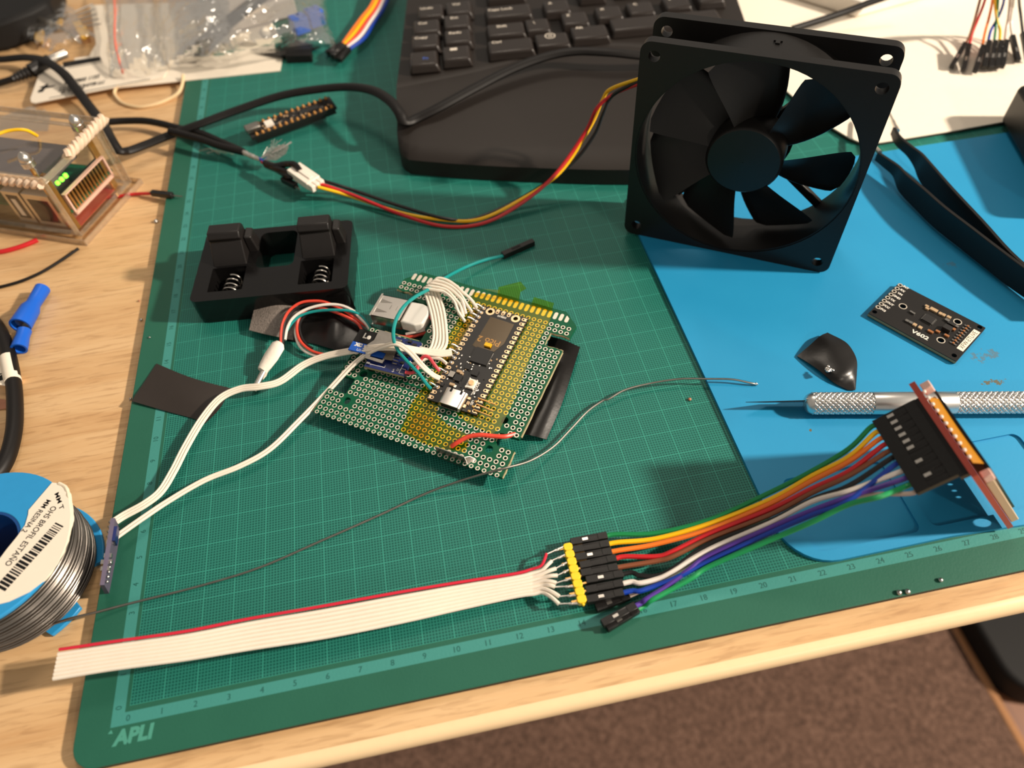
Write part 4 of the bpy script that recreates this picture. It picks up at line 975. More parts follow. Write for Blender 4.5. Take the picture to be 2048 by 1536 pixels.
m = MB(KN).rev([(0, .12), (.1, .22), (.35, .32), (.7, .38), (1, .40)], (x1 - .26, 0, 0), (x1 + .02, 0, 0), 28); m.box(x1 - .27, -.02, -.2, x1 - .05, .02, .3)
m.obj('collet', 'silver_knife', t, bevel=.01)
tip = KN.loc(1492, 803, .12)
MB(KN).add([(x1 - .1, -.015, .18), (x1 - .1, .25, -.26), (tip[0] + .9, tip[1] * .5 + .24, -.28), (tip[0], tip[1], .06), (x1 - .1, .015, .19), (x1 - .1, .28, -.25), (tip[0] + .9, tip[1] * .5 + .27, -.27), (tip[0], tip[1] + .02, .07)],
          [(0, 1, 2, 3), (7, 6, 5, 4), (0, 3, 7, 4), (1, 0, 4, 5), (2, 1, 5, 6), (3, 2, 6, 7)]).obj('blade', 'dark_blade', t)

# ---------------------------------------------------------------- black sensor module
Q = PX([(1797, 565), (1972, 655), (1912, 722), (1737, 626)], BZ + .2)
ex = Q[2] - Q[3]; MF = FR(axes(ex, Q[0] - Q[3]), Q[3] - A3(0, 0, .17)); MW = (np.linalg.norm(Q[2] - Q[3]) + np.linalg.norm(Q[1] - Q[0])) / 2; MH = abs((Q[0] - Q[3]) @ MF.R[:, 1])
t = thing('sensor_module', 'rectangular black sensor module with white V602 lettering on the blue mat', 'circuit board', MF(MW / 2, MH / 2, 0))
def ml(px, py): return MF.loc(px, py, .17)
a4 = lambda x, y: ml(1548 + x / 4.096, 500 + y / 4.096)
ringh = [a4(*p) for p in ((1035, 287), (1010, 314), (985, 338), (960, 364), (932, 389), (905, 415), (880, 441), (853, 467))]
big = [a4(*p) for p in ((1057, 460), (1505, 587), (1368, 738))]; cor = [a4(*p) for p in ((825, 505), (1686, 630), (1477, 862))]
mo = MB(MF).plate(rrect(0, 0, MW, MH, .04, 2), [circ(p[0], p[1], .05, 10) for p in ringh] + [circ(p[0], p[1], .12, 14) for p in big] + [circ(p[0], p[1], .1, 14) for p in cor], 0, .16).obj('board', ['pcb_black'], t)
m = MB(MF)
for p in ringh: m.ring(p, .06, .1, .16, .166, 14)
for p in big: m.ring(p, .13, .165, .16, .166, 18)
m.obj('pads', 'tin_pad', t)
m = MB(MF).box(0, -.004, .02, MW, -.002, .13); m.obj('cut_edge', 'pcb_edge', t)
lx = MF.R; dirv = a4(1250, 722) - a4(1145, 668)
def mtext(body, px, size, ang, mt='silk', bold=.004, sx=1.0):
    p = a4(*px); ca, sa = cos(ang), sin(ang)
    f = FR(MF.R @ np.array([[ca, -sa, 0], [sa, ca, 0], [0, 0, 1]]), MF(p[0], p[1], .165))
    return f, body, size, bold, sx
m = MB()
f, b_, s_, bo, sx = mtext('V602', (1197, 695), .27, math.atan2(dirv[1], dirv[0])); m.text(b_, s_, f, .001, bold=.008, sx=1.2)
for i, p in enumerate(((1080, 306), (1053, 332), (1032, 360), (1005, 385), (972, 410), (950, 438), (920, 462), (893, 490))):
    f, *_ = mtext('', p, .1, -.12); m.text(('INT', 'RX', 'VM', 'GND', 'TX', 'OUT', 'VCC', '3V3')[i], .15, f, .001, bold=.006)
m.obj('printed_lettering', 'silk', t)
mat('sticker', (236, 224, 204), .6)
e0, e1_ = a4(1532, 806), a4(1655, 672); d = e1_ - e0; L_ = np.linalg.norm(d[:2]); an = math.atan2(d[1], d[0])
p = (e0 + e1_) / 2; ca, sa = cos(an), sin(an); SFR = FR(MF.R @ np.array([[ca, -sa, 0], [sa, ca, 0], [0, 0, 1]]), MF(p[0], p[1], .162))
stk = MB(SFR).box(-L_ / 2 - .1, -.13, 0, L_ / 2 + .1, .13, .006).obj('sticker', 'sticker', t)
MB().text('XFW-ETLIVE', .26, FR(SFR.R, SFR(0, 0, .008)), .001, bold=-.002, sx=.84).obj('sticker_lettering', 'black_matte', stk)
m = MB(MF); c = a4(1265, 572); s_ = .2
m.box(c[0] - s_, c[1] - s_, .16, c[0] + s_, c[1] + s_, .24)
for k_ in range(8):
    q = -s_ + .04 + k_ * .048
    m.box(c[0] + q, c[1] - s_ - .05, .16, c[0] + q + .022, c[1] + s_ + .05, .19, mi=1); m.box(c[0] - s_ - .05, c[1] + q, .16, c[0] + s_ + .05, c[1] + q + .022, .19, mi=1)
m.obj('microchip', ['chip', 'solder'], t)
m = MB(MF); c = a4(1412, 655); m.box(c[0] - .16, c[1] - .13, .16, c[0] + .16, c[1] + .13, .34); c = a4(1452, 605); m.box(c[0] - .15, c[1] - .08, .16, c[0] + .15, c[1] + .08, .22)
m.obj('inductor', 'chip', t)
m = MB(MF)
for (x_, y_, sx_, sy_, mi) in [(1307, 495, .15, .08, 0), (1250, 465, .07, .05, 1), (1252, 485, .07, .05, 1), (1360, 525, .06, .07, 1), (1388, 538, .06, .07, 0), (1430, 555, .08, .06, 1), (1417, 580, .08, .06, 2), (1122, 512, .05, .04, 2), (1142, 524, .05, .04, 2), (1088, 585, .06, .06, 2), (1118, 600, .06, .06, 2), (1150, 617, .07, .07, 1), (1195, 640, .07, .07, 1), (1280, 672, .11, .05, 3), (1340, 672, .08, .05, 3), (1412, 706, .09, .05, 3), (1472, 655, .05, .06, 3), (1497, 632, .05, .05, 2)]:
    c = a4(x_, y_); m.box(c[0] - sx_, c[1] - sy_, .16, c[0] + sx_, c[1] + sy_, .23, mi=mi); m.box(c[0] - sx_ - .02, c[1] - sy_ * .8, .16, c[0] - sx_ * .6, c[1] + sy_ * .8, .225, mi=2)
p0, p1 = a4(1465, 768), a4(1585, 630)
for k_ in range(8):
    c = p0 + (p1 - p0) * k_ / 7; m.box(c[0] - .13, c[1] - .03, .16, c[0] + .13, c[1] + .03, .2, mi=2); m.box(c[0] - .04, c[1] - .02, .16, c[0] + .04, c[1] + .06, .22, mi=3)
mat('brown_part', (150, 96, 56), .5)
m.obj('surface_mount_parts', ['cap_tan', 'cap_tan', 'solder', 'brown_part'], t)

# ---------------------------------------------------------------- tweezers lying on their side
t = thing('tweezers', 'black tweezers with bare steel tips lying on the blue mat, right of the fan', 'tweezers', W(1900, 420, BZ))
def arm(px, name='arm'):
    """px: (u, v, height of the strip's top edge, strip height, thickness)"""
    C_ = spline([A3(*W(p[0], p[1], p[2]), p[3], p[4]) for p in px], 5); vs = []
    for i, c in enumerate(C_):
        d = C_[min(i + 1, len(C_) - 1)][:2] - C_[max(i - 1, 0)][:2]; d = d / np.linalg.norm(d); s_ = A3(-d[1], d[0], 0) * c[4] / 2
        top = c[:3]; vs += [top - s_, top + s_, top + s_ - A3(0, 0, c[3]), top - s_ - A3(0, 0, c[3])]
    n = len(C_)
    return MB().add(vs, [(i * 4 + k_, i * 4 + (k_ + 1) % 4, i * 4 + 4 + (k_ + 1) % 4, i * 4 + 4 + k_) for i in range(n - 1) for k_ in range(4)] + [(3, 2, 1, 0), tuple(range(4 * n - 4, 4 * n))])
arm([(1757, 304, 1.05, .45, .16), (1775, 316, 1.1, .5, .16), (1797, 331, 1.15, .6, .16), (1815, 349, 1.25, .95, .16), (1850, 378, 1.35, 1.1, .16), (1890, 413, 1.4, 1.15, .16), (1945, 455, 1.4, 1.15, .16), (2000, 497, 1.4, 1.15, .16), (2060, 541, 1.4, 1.15, .16), (2150, 600, 1.4, 1.1, .16)]).obj('arm', 'black_plastic', t, bevel=.03)
arm([(1789, 254, 1.05, .4, .16), (1800, 272, 1.1, .5, .16), (1824, 292, 1.15, .55, .16), (1843, 306, 1.2, .8, .16), (1862, 327, 1.3, 1.1, .16), (1905, 376, 1.4, 1.15, .16), (1965, 440, 1.4, 1.15, .16), (2040, 520, 1.4, 1.15, .16), (2150, 600, 1.4, 1.1, .16)]).obj('arm', 'black_plastic', t, bevel=.03)
MB().tube(spline(PX([(1759, 306, .9), (1740, 286, .75), (1727, 262, .6), (1718, 236, .45)]), 5), [.13] * 5 + [.11] * 5 + [.08] * 5 + [.02], 8).obj('tip', 'steel', t, label='pointed steel tip')
MB().tube(spline(PX([(1795, 262, .9), (1790, 252, .8), (1785, 240, .65), (1776, 222, .45)]), 5), [.12] * 5 + [.1] * 5 + [.07] * 5 + [.02], 8).obj('tip', 'steel', t, label='pointed steel tip')

# ---------------------------------------------------------------- solder wire across the mat
t = thing('solder_wire', 'thin bent length of solder wire running across the mat from the reel', 'solder', W(700, 1050, 0))
MB().tube(spline([W(95, 1252, .0), W(140, 1237, .25), W(187, 1226, .25), W(260, 1207, .12), W(400, 1172, .06), W(520, 1135, .05), W(640, 1083, .05), W(760, 1030, .05), W(850, 988, .1), W(920, 962, .4), W(985, 943, .78), W(1012, 936, .85), W(1060, 922, .5), W(1105, 895, .25), W(1140, 860, .2), W(1175, 823, .2), W(1205, 802, .22), W(1218, 798, .25), W(1250, 780, .3), W(1300, 767, .3), W(1360, 758, .35), W(1420, 758, .35), W(1465, 759, .35), W(1500, 766, .26), W(1512, 768, .2)], 7), .042, 7).obj('strand', 'dull_steel', t)
m = MB()
for k_ in range(5): m.sph(W(1513, 769, .2) + A3(rnd.uniform(-.05, .05), rnd.uniform(-.05, .05), rnd.uniform(-.03, .03)), .045, 5)
m.obj('melted_end', 'solder', t)

# ---------------------------------------------------------------- loose jumper wires at the top right
t0 = 'loose jumper wires hanging over the white paper'
JT = [('wire_brown', 'brown', [(1975, -60, 5), (1960, 0, 2.6), (1948, 45, 1.6), (1938, 75, 1.1), (1930, 88, .9)], (1930, 88, .9), (1903, 134, .45)),
      ('wire_red', 'red', [(1985, -60, 5), (1970, 0, 2.6), (1955, 40, 1.5), (1945, 65, 1.1), (1938, 92, .8)], (1938, 90, .85), (1926, 141, .45)),
      ('wire_orange', 'orange', [(1990, -60, 5), (1985, 0, 2.6), (1978, 35, 1.6), (1970, 65, 1.1), (1964, 95, .8)], (1966, 92, .85), (1950, 143, .45)),
      ('wire_blue', 'blue', [(2010, -60, 5), (2008, 0, 2.6), (1996, 35, 1.6), (1982, 60, 1.2), (1976, 84, .9)], (1978, 83, .95), (1968, 135, .5)),
      ('wire_green', 'dark green', [(2000, -60, 5), (1996, 0, 2.6), (1993, 40, 1.6), (1991, 60, 1.2), (1988, 84, .9)], (1990, 83, .95), (1981, 136, .5)),
      ('wire_yellow', 'yellow', [(1992, -60, 5), (1990, 0, 2.6), (1994, 40, 1.6), (2000, 60, 1.2), (1999, 84, .9)], (2002, 83, .95), (1993, 135, .5)),
      ('wire_grey', 'grey', [(2020, -60, 5), (2020, 0, 2.6), (2017, 35, 1.7), (2012, 60, 1.2), (2009, 84, .9)], (2013, 82, .95), (2004, 134, .5)),
      ('wire_white', 'white', [(2030, -60, 5), (2027, 0, 2.6), (2022, 35, 1.6), (2022, 55, 1.2), (2025, 74, .9)], (2024, 72, .95), (2036, 122, .45)),
      ('wire_black', 'black', [(2038, -60, 5), (2038, 0, 2.6), (2042, 35, 1.6), (2046, 70, 1.0)], (2046, 66, 1.0), (2056, 118, .5))]
for mt, cn, pth, e0, e1_ in JT:
    t = thing('jumper_wire', cn + ' loose jumper wire over the white paper at the top right corner', 'wire', W(e1_[0], e1_[1], .22), t0)
    MB().tube(spline(PX(pth), 5), .075, 8).obj('wire', mt, t)
    housing(W(*e1_), W(*e0), .25, True, t)

# ---------------------------------------------------------------- spare microcontroller board
a, b, c_, e = W(484, 256, .75), W(657, 196, .9), W(669, 212, .8), W(503, 276, .65)
ex = ((b - a) + (c_ - e)) / 2; Lp = np.linalg.norm(ex); NF = FR(axes(ex, a - e), e - A3(0, 0, .0)); Wp = abs((a - e) @ NF.R[:, 1])
t = thing('microcontroller_board', 'spare black microcontroller board with pin headers, lying behind the cut cable', 'circuit board', W(580, 245, 0))
bd = MB(NF).box(0, 0, -.16, Lp, Wp, 0).obj('board', 'pcb_black', t)
m = MB(NF)
mat('old_gold', (170, 122, 66), .45, .5)
for k_ in range(14):
    x_ = .35 + (Lp - .6) * k_ / 13
    for y_ in (.12, Wp - .1): m.rev([(0, .11), (.4, .1), (1, .02)], (x_, y_, -.02), (x_, y_, .16), 8)
m.obj('solder_joints', 'old_gold', t)
m = MB(NF)
for y_ in (.12, Wp - .1): m.box(.2, y_ - .11, -.42, Lp - .1, y_ + .11, -.16)
m.obj('header_strip', 'black_plastic', t)
m = MB(NF).box(-.1, Wp * .3, 0, .72, Wp * .78, .3); m.obj('usb_port', 'dull_steel', t, bevel=.06)
MB(NF).box(1.0, Wp * .32, 0, 1.45, Wp * .72, .14).obj('boot_button', 'white_plastic', t)
m = MB(NF); r2 = random.Random(9)
for k_ in range(46):
    x_ = r2.uniform(.8, Lp - .4); y_ = r2.uniform(.25, Wp - .3); m.box(x_, y_, 0, x_ + .12, y_ + .07, .07, mi=k_ % 3)
m.box(Lp * .62, Wp * .3, 0, Lp * .82, Wp * .62, .1, mi=1)
m.obj('surface_mount_parts', ['dull_steel', 'chip', 'cap_tan'], t)

# ---------------------------------------------------------------- cut black cable joined to the fan plug
mat('cable_black', (20, 17, 16), .5, var=.1, spec=.35)
def cable(name, label, cat, paths, r=.19, mt='cable_black', sx=1.0, n=10, group=None):
    t = thing(name, label, cat, W(paths[0][0], paths[0][1], -.3)); MB().tube(spline(PX(paths), 8), r, n, sx=sx).obj('sheath', mt, t); return t
t = cable('usb_cable', 'flat black cable looping from the keyboard corner across the left ruler to the acrylic case', 'cable', [(-40, 118, .3), (0, 119, .3), (50, 115, .5), (90, 122, .8), (125, 145, .8), (150, 175, .5), (178, 212, .3), (205, 248, .6), (222, 280, 1.0), (236, 300, .9), (255, 302, .6), (290, 290, .5), (345, 268, .55), (400, 248, .75), (470, 222, .9), (560, 192, 1.2), (640, 178, 1.5), (700, 174, 1.8), (745, 181, 2.1), (778, 200, 2.2), (797, 222, 2.15), (806, 240, 1.9), (816, 244, 1.75), (835, 236, 1.75), (880, 214, 2.0), (950, 176, 2.3), (1020, 140, 2.6), (1090, 114, 2.8), (1150, 103, 2.9), (1220, 105, 2.9), (1290, 112, 2.7), (1400, 118, 2.4)], .2, sx=1.45)
m = MB().tube(spline(PX([(218, 244, .4), (250, 242, .3), (290, 242, .3), (325, 248, .3), (355, 256, .35), (400, 266, .5), (440, 283, .6), (483, 302, .6)]), 6), .2, 9); m.obj('branch_sheath', 'cable_black', t)
t = thing('cut_cable', 'cut end of a black cable with frayed silver braid, taped to the white fan plug', 'cable', W(500, 310, 0))
MB().tube(spline(PX([(340, 262, .85), (400, 278, .85), (440, 292, .75), (487, 304, .65)]), 6), .2, 9).obj('sheath', 'cable_black', t)
mat('foil', (206, 200, 194), .35, .7, var=.2, bump=1.0, bscale=700)
MB().tube(spline(PX([(484, 303, .65), (500, 311, .65), (512, 316, .66), (522, 320, .7)]), 4), [.14, .12, .15, .11, .14, .12, .15, .1, .12, .1, .1, .1, .08], 8).obj('braid', 'foil', t)
m = MB().slab([W(528, 319, .8), W(552, 320, .7), W(572, 306, .9), W(577, 292, 1.3), W(566, 288, 1.5), W(545, 302, 1.2)], .03); m.tube([W(520, 318, .75), W(545, 300, 1.1), W(560, 290, 1.3)], .03, 5); m.tube([W(522, 316, .75), W(560, 299, 1.3), W(583, 284, 1.5)], .05, 5)
for k_ in range(14): m.tube([W(522, 318, .7), W(540 + rnd.uniform(-8, 14), 300 + rnd.uniform(-10, 8), 1.0), W(556 + rnd.uniform(-16, 20), 286 + rnd.uniform(-8, 14), 1.3)], .012, 4)
m.obj('frayed_foil', 'foil', t)
MB().tube(PX([(518, 317, .68), (530, 325, .8)]), .09, 7).obj('lead', 'wire_blue', t, label='blue lead'); MB().tube(PX([(524, 324, .72), (534, 328, .8)]), .1, 7).obj('lead', 'wire_red', t, label='red lead')
m = MB()
for q in ([(530, 326, .8), (550, 332, .9), (572, 328, 1.1), (590, 330, 1.25), (600, 342, 1.15)], [(532, 330, .7), (555, 340, .75), (575, 352, .8), (590, 352, .9)], [(533, 328, .75), (552, 336, .85), (576, 344, .95), (596, 346, 1.0)]): m.tube(spline(PX(q), 5), .17, 8)
m.obj('tape_wrap', 'black_gloss', t)
m = MB()
for k_ in range(3):
    a = W(566 + 8 * k_, 355 + 5 * k_, .55); b = W(585 + 7 * k_, 371 + 4 * k_, .6); m.bar(a, b, .07, .07)
m.obj('pins', 'dull_steel', t)
MB().bar(W(566, 358, .55), W(592, 372, .6), .28, .26).obj('pin_header', 'black_plastic', t)
mat('clear_plastic', (205, 205, 195), .1, trans=.9, spec=.5)
film('clear_film', (250, 250, 246), .05, .12, .06, (225, 218, 205), 1.0, .35)
m = MB()
for k_ in range(4): m.tube([W(398 + k_ * 16, 302 + (k_ % 2) * 4, .15), W(420 + k_ * 14, 297 + (k_ % 3) * 3, .35), W(440 + k_ * 14, 308, .12)], .06, 5)
m.obj('foil_scrap', 'clear_film', label='clear crumpled plastic scrap on the left ruler below the cut cable', category='plastic scrap')
# second cable at the right, behind the fan
t = cable('sensor_stick', 'slim black stick leaning on the papers behind the fan', 'cable', [(1585, 58, .9), (1630, 44, 1.0), (1690, 24, 1.2), (1740, 5, 1.5), (1790, -12, 1.8)], .2)
SC.cycles.transparent_max_bounces = 32
SC.cycles.max_bounces = 10
# ---------------------------------------------------------------- acrylic computer case
film('acrylic', (254, 253, 251), .008, .04, 0, (235, 222, 205), 0, .12)
film('acrylic_edge_glow', (246, 242, 236), .10, .12, .14, (238, 222, 200), .8, .5)
a_ = 1.1286
AF = FR(np.array([[sin(a_), cos(a_), 0], [-cos(a_), sin(a_), 0], [0, 0, 1]]), (-5.42, 23.5, -.3))
XL, YD, ZH = -9.6, 4.45, 3.9
t = thing('computer_case', 'clear acrylic case bound with twisted twine, holding a small computer board', 'computer', AF(XL / 2, YD / 2, 0))
def panel(name, x0, y0, z0, x1, y1, z1):
    o = MB(AF).box(x0 + .02, y0 + .02, z0 + .02, x1 - .02, y1 - .02, z1 - .02).obj(name, 'acrylic', t)
    # pale hazed strips imitate the light gathered in the acrylic edges
    dx, dy, dz = x1 - x0, y1 - y0, z1 - z0; thn = min(dx, dy, dz); m = MB(AF)
    if thn == dz: es = [((x0, y0), (x1, y0 + .06)), ((x0, y1 - .06), (x1, y1)), ((x0, y0), (x0 + .06, y1)), ((x1 - .06, y0), (x1, y1))]; [m.box(p[0], p[1], z0, q[0], q[1], z1) for p, q in es]
    elif thn == dy: es = [((x0, z0), (x1, z0 + .05)), ((x0, z1 - .05), (x1, z1)), ((x0, z0), (x0 + .05, z1)), ((x1 - .05, z0), (x1, z1))]; [m.box(p[0], y0, p[1], q[0], y1, q[1]) for p, q in es]
    else: es = [((y0, z0), (y1, z0 + .05)), ((y0, z1 - .05), (y1, z1)), ((y0, z0), (y0 + .05, z1)), ((y1 - .05, z0), (y1, z1))]; [m.box(x0, p[0], p[1], x1, q[0], q[1]) for p, q in es]
    m.obj('panel_edge', 'acrylic_edge_glow', o)
panel('acrylic_panel', XL - .2, -.3, 0, .35, YD + .35, .3)
panel('acrylic_panel', XL - .2, -.25, ZH - .3, .25, YD + .3, ZH)
panel('acrylic_panel', XL, 0, .3, -.3, .25, ZH - .3)
panel('acrylic_panel', -.25, 0, .3, 0, YD, ZH - .3)
panel('acrylic_panel', XL, YD - .25, .3, -.3, YD, ZH - .3)
for x_, y_ in ((-1.05, .55), (-.55, YD - .75)):
    MB(AF).rev([(0, .32), (.35, .32), (.36, .27), (.5, .29), (.75, .23), (.92, .12), (1, .01)], (x_, y_, ZH), (x_, y_, ZH + .75), 14).obj('acorn_nut', 'steel', t)
    MB(AF).cyl((x_, y_, .3), (x_, y_, ZH), .1, n=8).obj('standoff', 'gold', t)
mat('twine', (226, 200, 174), .8, var=.2, vscale=500)
def twine(p, q, turns, r=.24):
    P = [AF(*(A3(*p) + (A3(*q) - A3(*p)) * k_ / (turns * 10))) for k_ in range(turns * 10 + 1)]
    for ph in (0, PI):
        d = P[1] - P[0]; d /= np.linalg.norm(d); s_ = np.cross(d, (0, 0, 1)); s_ /= np.linalg.norm(s_)
        pts = [c + (s_ * cos(ph + 2 * PI * k_ / 10) + A3(0, 0, 1) * sin(ph + 2 * PI * k_ / 10)) * r * .6 for k_, c in enumerate(P)]
        MB().tube(pts, r * .62, 6).obj('twine', 'twine', t)
twine((XL, -.2, ZH - .55), (.0, -.2, ZH - .35), 12); twine((.18, 1.6, ZH - .05), (.2, YD + .25, ZH + .05), 5)
MB(AF).cyl((.12, .1, ZH - .4), (.16, 1.6, ZH - .15), .2, n=14).obj('clear_sleeve', 'acrylic', t)
mat('case_board', (120, 84, 30), .45, var=.3); mat('grey_block', (98, 92, 94), .5)
MB(AF).box(XL + .4, .5, 1.2, -.4, YD - .4, 1.36).obj('computer_board', 'pcb_green', t)
m = MB(AF).box(-2.5, .3, .5, -.95, 1.9, 2.3); m.box(-2.3, .28, .7, -1.15, .3, 2.0, mi=1); m.obj('network_port', ['steel', 'black_matte'], t, label='silver network port with black opening')
m = MB(AF).box(-3.7, .3, .5, -2.65, 1.9, 2.3); m.box(-3.5, .28, .75, -2.85, .3, 2.1, mi=1); m.box(-3.3, .26, .9, -3.05, .3, 1.9, mi=2); m.obj('usb_port', ['steel', 'black_matte', 'white_plastic'], t)
MB(AF).box(-.62, .35, .35, -.4, .6, ZH - .35).obj('brass_strip', 'case_board', t, bevel=.03); MB(AF).box(-.62, YD - .8, .35, -.45, YD - .5, ZH - .35).obj('brass_strip', 'case_board', t, bevel=.03)
m = MB(AF).plate([(1.0, 1.3), (3.7, 1.3), (3.7, 2.35), (1.0, 2.35)], [[(1.1, 1.45), (3.6, 1.45), (3.6, 2.25), (1.1, 2.25)]], -.05, .05) if False else MB(AF)
for y0, y1, z0, z1 in ((.7, 3.9, 1.0, 1.18), (.7, 3.9, 2.15, 2.22), (.7, .8, 1.0, 2.2), (3.8, 3.9, 1.0, 2.2)): m.box(-.5, y0, z0, -.3, y1, z1)
for k_ in range(12): m.box(-.52, .95 + k_ * .235, 1.2, -.36, 1.05 + k_ * .235, 2.1, mi=1)
m.box(-.75, .8, 1.1, -.6, 3.8, 2.15, mi=2)
m.obj('pin_socket', ['pink_white', 'gold', 'black_matte'], t)
MB(AF).box(-7.5, .9, 2.2, -1.6, 3.6, 2.9).obj('heat_spreader', 'grey_block', t, bevel=.05)
MB(AF).box(-1.9, .5, .32, -.5, 3.9, .36).obj('red_film', 'pcb_red', t)
m = bpy.data.materials.new('green_led'); m.use_nodes = True; MATS['green_led'] = m
m.node_tree.nodes['Principled BSDF'].inputs['Emission Color'].default_value = (.12, 1, .02, 1); m.node_tree.nodes['Principled BSDF'].inputs['Emission Strength'].default_value = 6; m.node_tree.nodes['Principled BSDF'].inputs['Base Color'].default_value = (.1, .8, .05, 1)
for k_ in range(3): MB(AF).box(-.45, .75 + k_ * .3, 2.75 - k_ * .02, -.33, .9 + k_ * .3, 2.9).obj('status_light', 'green_led', t, label='lit green status light')
MB().tube(spline(PX([(-20, 275, 4.0), (15, 262, 4.0), (50, 260, 3.9), (75, 272, 3.4)]), 6), .08, 7).obj('lead', 'wire_yellow', t)

# ---------------------------------------------------------------- solder reel
RC = A3(-4.52, 5.22, 0); RR = 2.84; RZ = 2.12
mat('reel_blue', (42, 146, 206), .38, var=.05); mat('reel_bore_shade', (14, 66, 128), .45)
t = thing('solder_reel', 'blue plastic reel of solder wire with a white barcode label', 'reel', RC * A3(1, 1, 0) + A3(0, 0, -.3))
def cpt(r, a, z): return RC * A3(1, 1, 0) + A3(r * cos(a), r * sin(a), z)
def ang(u, v, z): p = W(u, v, z) - RC; return math.atan2(p[1], p[0])
m = MB()
n = 64
def disc(r_out, r_in, z0, z1, mt, name, lobes=None):
    m = MB(); vs = []; 
    for z in (z0, z1):
        for k_ in range(n): vs.append(cpt(r_in, 2 * PI * k_ / n, z))
        for k_ in range(n):
            a = 2 * PI * k_ / n; r = r_out
            if lobes: r = r_out if any(((a - l0) % (2 * PI)) <= ((l1 - l0) % (2 * PI)) for l0, l1 in lobes) else 2.2
            vs.append(cpt(r, a, z))
    fs = []
    for k_ in range(n):
        j = (k_ + 1) % n
        fs += [(2 * n + k_, 3 * n + k_, 3 * n + j, 2 * n + j), (k_, j, n + j, n + k_), (n + k_, n + j, 3 * n + j, 3 * n + k_), (k_, 2 * n + k_, 2 * n + j, j)]
    m.add(vs, fs); return m.obj(name, mt, t, bevel=.03)
disc(RR, 1.32, RZ - .16, RZ, 'reel_blue', 'flange')
disc(RR + .02, 1.2, -.28, -.12, 'reel_blue', 'flange', [(ang(205, 1124, -.15), ang(140, 1012, -.15)), (ang(80, 1262, -.15), ang(146, 1200, -.15)), (2.2, 3.4), (3.9, 4.6)])
MB().rev([(0, 1.34), (1, 1.34), (1, 1.24), (0, 1.24), (0, 1.34)], cpt(0, 0, -.25), cpt(0, 0, RZ - .02), 40, False).obj('hub', 'reel_bore_shade', t)  # hub painted darker blue to imitate shade in the deep bore
mat('coil_wire', (150, 144, 138), .33, 1.0, var=.15)
prof = []; NT_ = 30
for k_ in range(NT_ * 8 + 1):
    u = k_ / (NT_ * 8); prof.append((u, 2.58 + .05 * abs(sin(PI * u * NT_)) + .10 * sin(PI * u) + .04 * sin(int(u * NT_ + 1e-6) * 2.7)))
MB().rev(prof, cpt(0, 0, -.12), cpt(0, 0, RZ - .16), 72, False).obj('solder_coil', 'coil_wire', t)
Lp = [(104, 965), (118, 966), (130, 976), (138, 1000), (141, 1030), (139, 1055), (132, 1088), (116, 1126), (92, 1158), (58, 1184), (18, 1203), (-10, 1210), (-10, 1130), (12, 1100), (34, 1073), (50, 1050), (56, 1030), (57, 1020)]
lab = MB().slab([W(u, v, RZ + .03) for u, v in Lp], .022).obj('label', 'paper', t)
mat('label_edge', (228, 214, 190), .7, bump=.8, bscale=300)
MB().tube(spline(PX([(118, 967, RZ), (132, 976, RZ), (140, 1003, RZ - .05), (143, 1035, RZ - .08), (138, 1062, RZ - .1), (128, 1095, RZ - .1), (108, 1132, RZ - .1), (82, 1164, RZ - .1), (44, 1192, RZ - .1), (0, 1210, RZ - .1), (-20, 1214, RZ - .1)]), 5), [.06 + .03 * rnd.random() for _ in range(51)], 8).obj('label_wrap', 'label_edge', t, label='torn white label edge')
MB().sheet(fine([[W(*p) for p in r] for r in [[(-10, 1196, RZ), (20, 1190, RZ + .05), (38, 1188, RZ + .02)], [(-10, 1225, 1.6), (18, 1222, 1.6), (34, 1205, 1.7)], [(-10, 1246, .9), (10, 1244, .9), (24, 1238, 1.0)]]]), .02).obj('label_flap', 'paper', t)
def lf(u0, v0, u1, v1, z=RZ + .033):
    a, b = W(u0, v0, z), W(u1, v1, z); d = (b - a) / np.linalg.norm(b - a); return FR(np.stack([d, np.cross((0, 0, 1), d), A3(0, 0, 1)], 1), (a + b) / 2), np.linalg.norm(b - a)
m = MB()
for body, q, sz_ in (('OHS BROFIL ESTA\u00d1O', (117, 1003, 4, 1142), .30), ('MM RESINA 2', (104, 992, 40, 1072), .27), ('MM T', (112, 984, 124, 1020), .2)):
    f, L_ = lf(*q); cu_ = len(body) * sz_ * .62; m.text(body, sz_, f, .001, sx=L_ / cu_ * .94, bold=.003)
m.obj('label_lettering', 'black_matte', lab)
m = MB(); f, L_ = lf(122, 1050, 6, 1178); x_ = -L_ / 2; r2 = random.Random(4)
while x_ < L_ / 2:
    wd = r2.choice([.025, .05, .09, .03]); m.fr = f; m.box(x_, -.24 - .05 * (x_ > 0), 0, x_ + wd, .12, .002); x_ += wd + r2.choice([.03, .05, .04])
m.obj('barcode', 'black_matte', lab)

# ---------------------------------------------------------------- small things on the desk, left
mat('crimp_blue', (18, 92, 200), .4)
t = thing('crimp_connector', 'long blue crimp connector with a flared socket, lying on the wood', 'connector', W(60, 615, -.3))
a, b = W(86, 576, .05), W(40, 652, .16)
MB().rev([(0, .22), (.02, .33), (.3, .31), (.45, .3), (.58, .41), (1, .45), (1, .37), (.62, .34)], a, b, 28, False).obj('sleeve', 'crimp_blue', t)
d = (b - a); MB().cyl(a + d * .5, a + d * .93, .28, n=18).obj('socket', 'dull_steel', t)
t = thing('crimp_connector', 'short blue crimp connector with its metal tab tucked into the longer one', 'connector', W(42, 685, -.3))
a, b = W(49, 661, .06), W(38, 698, .03)
MB().rev([(0, .22), (.02, .29), (.35, .27), (.55, .3), (1, .33), (1, .25), (.5, .22)], a, b, 26, False).obj('sleeve', 'crimp_blue', t)
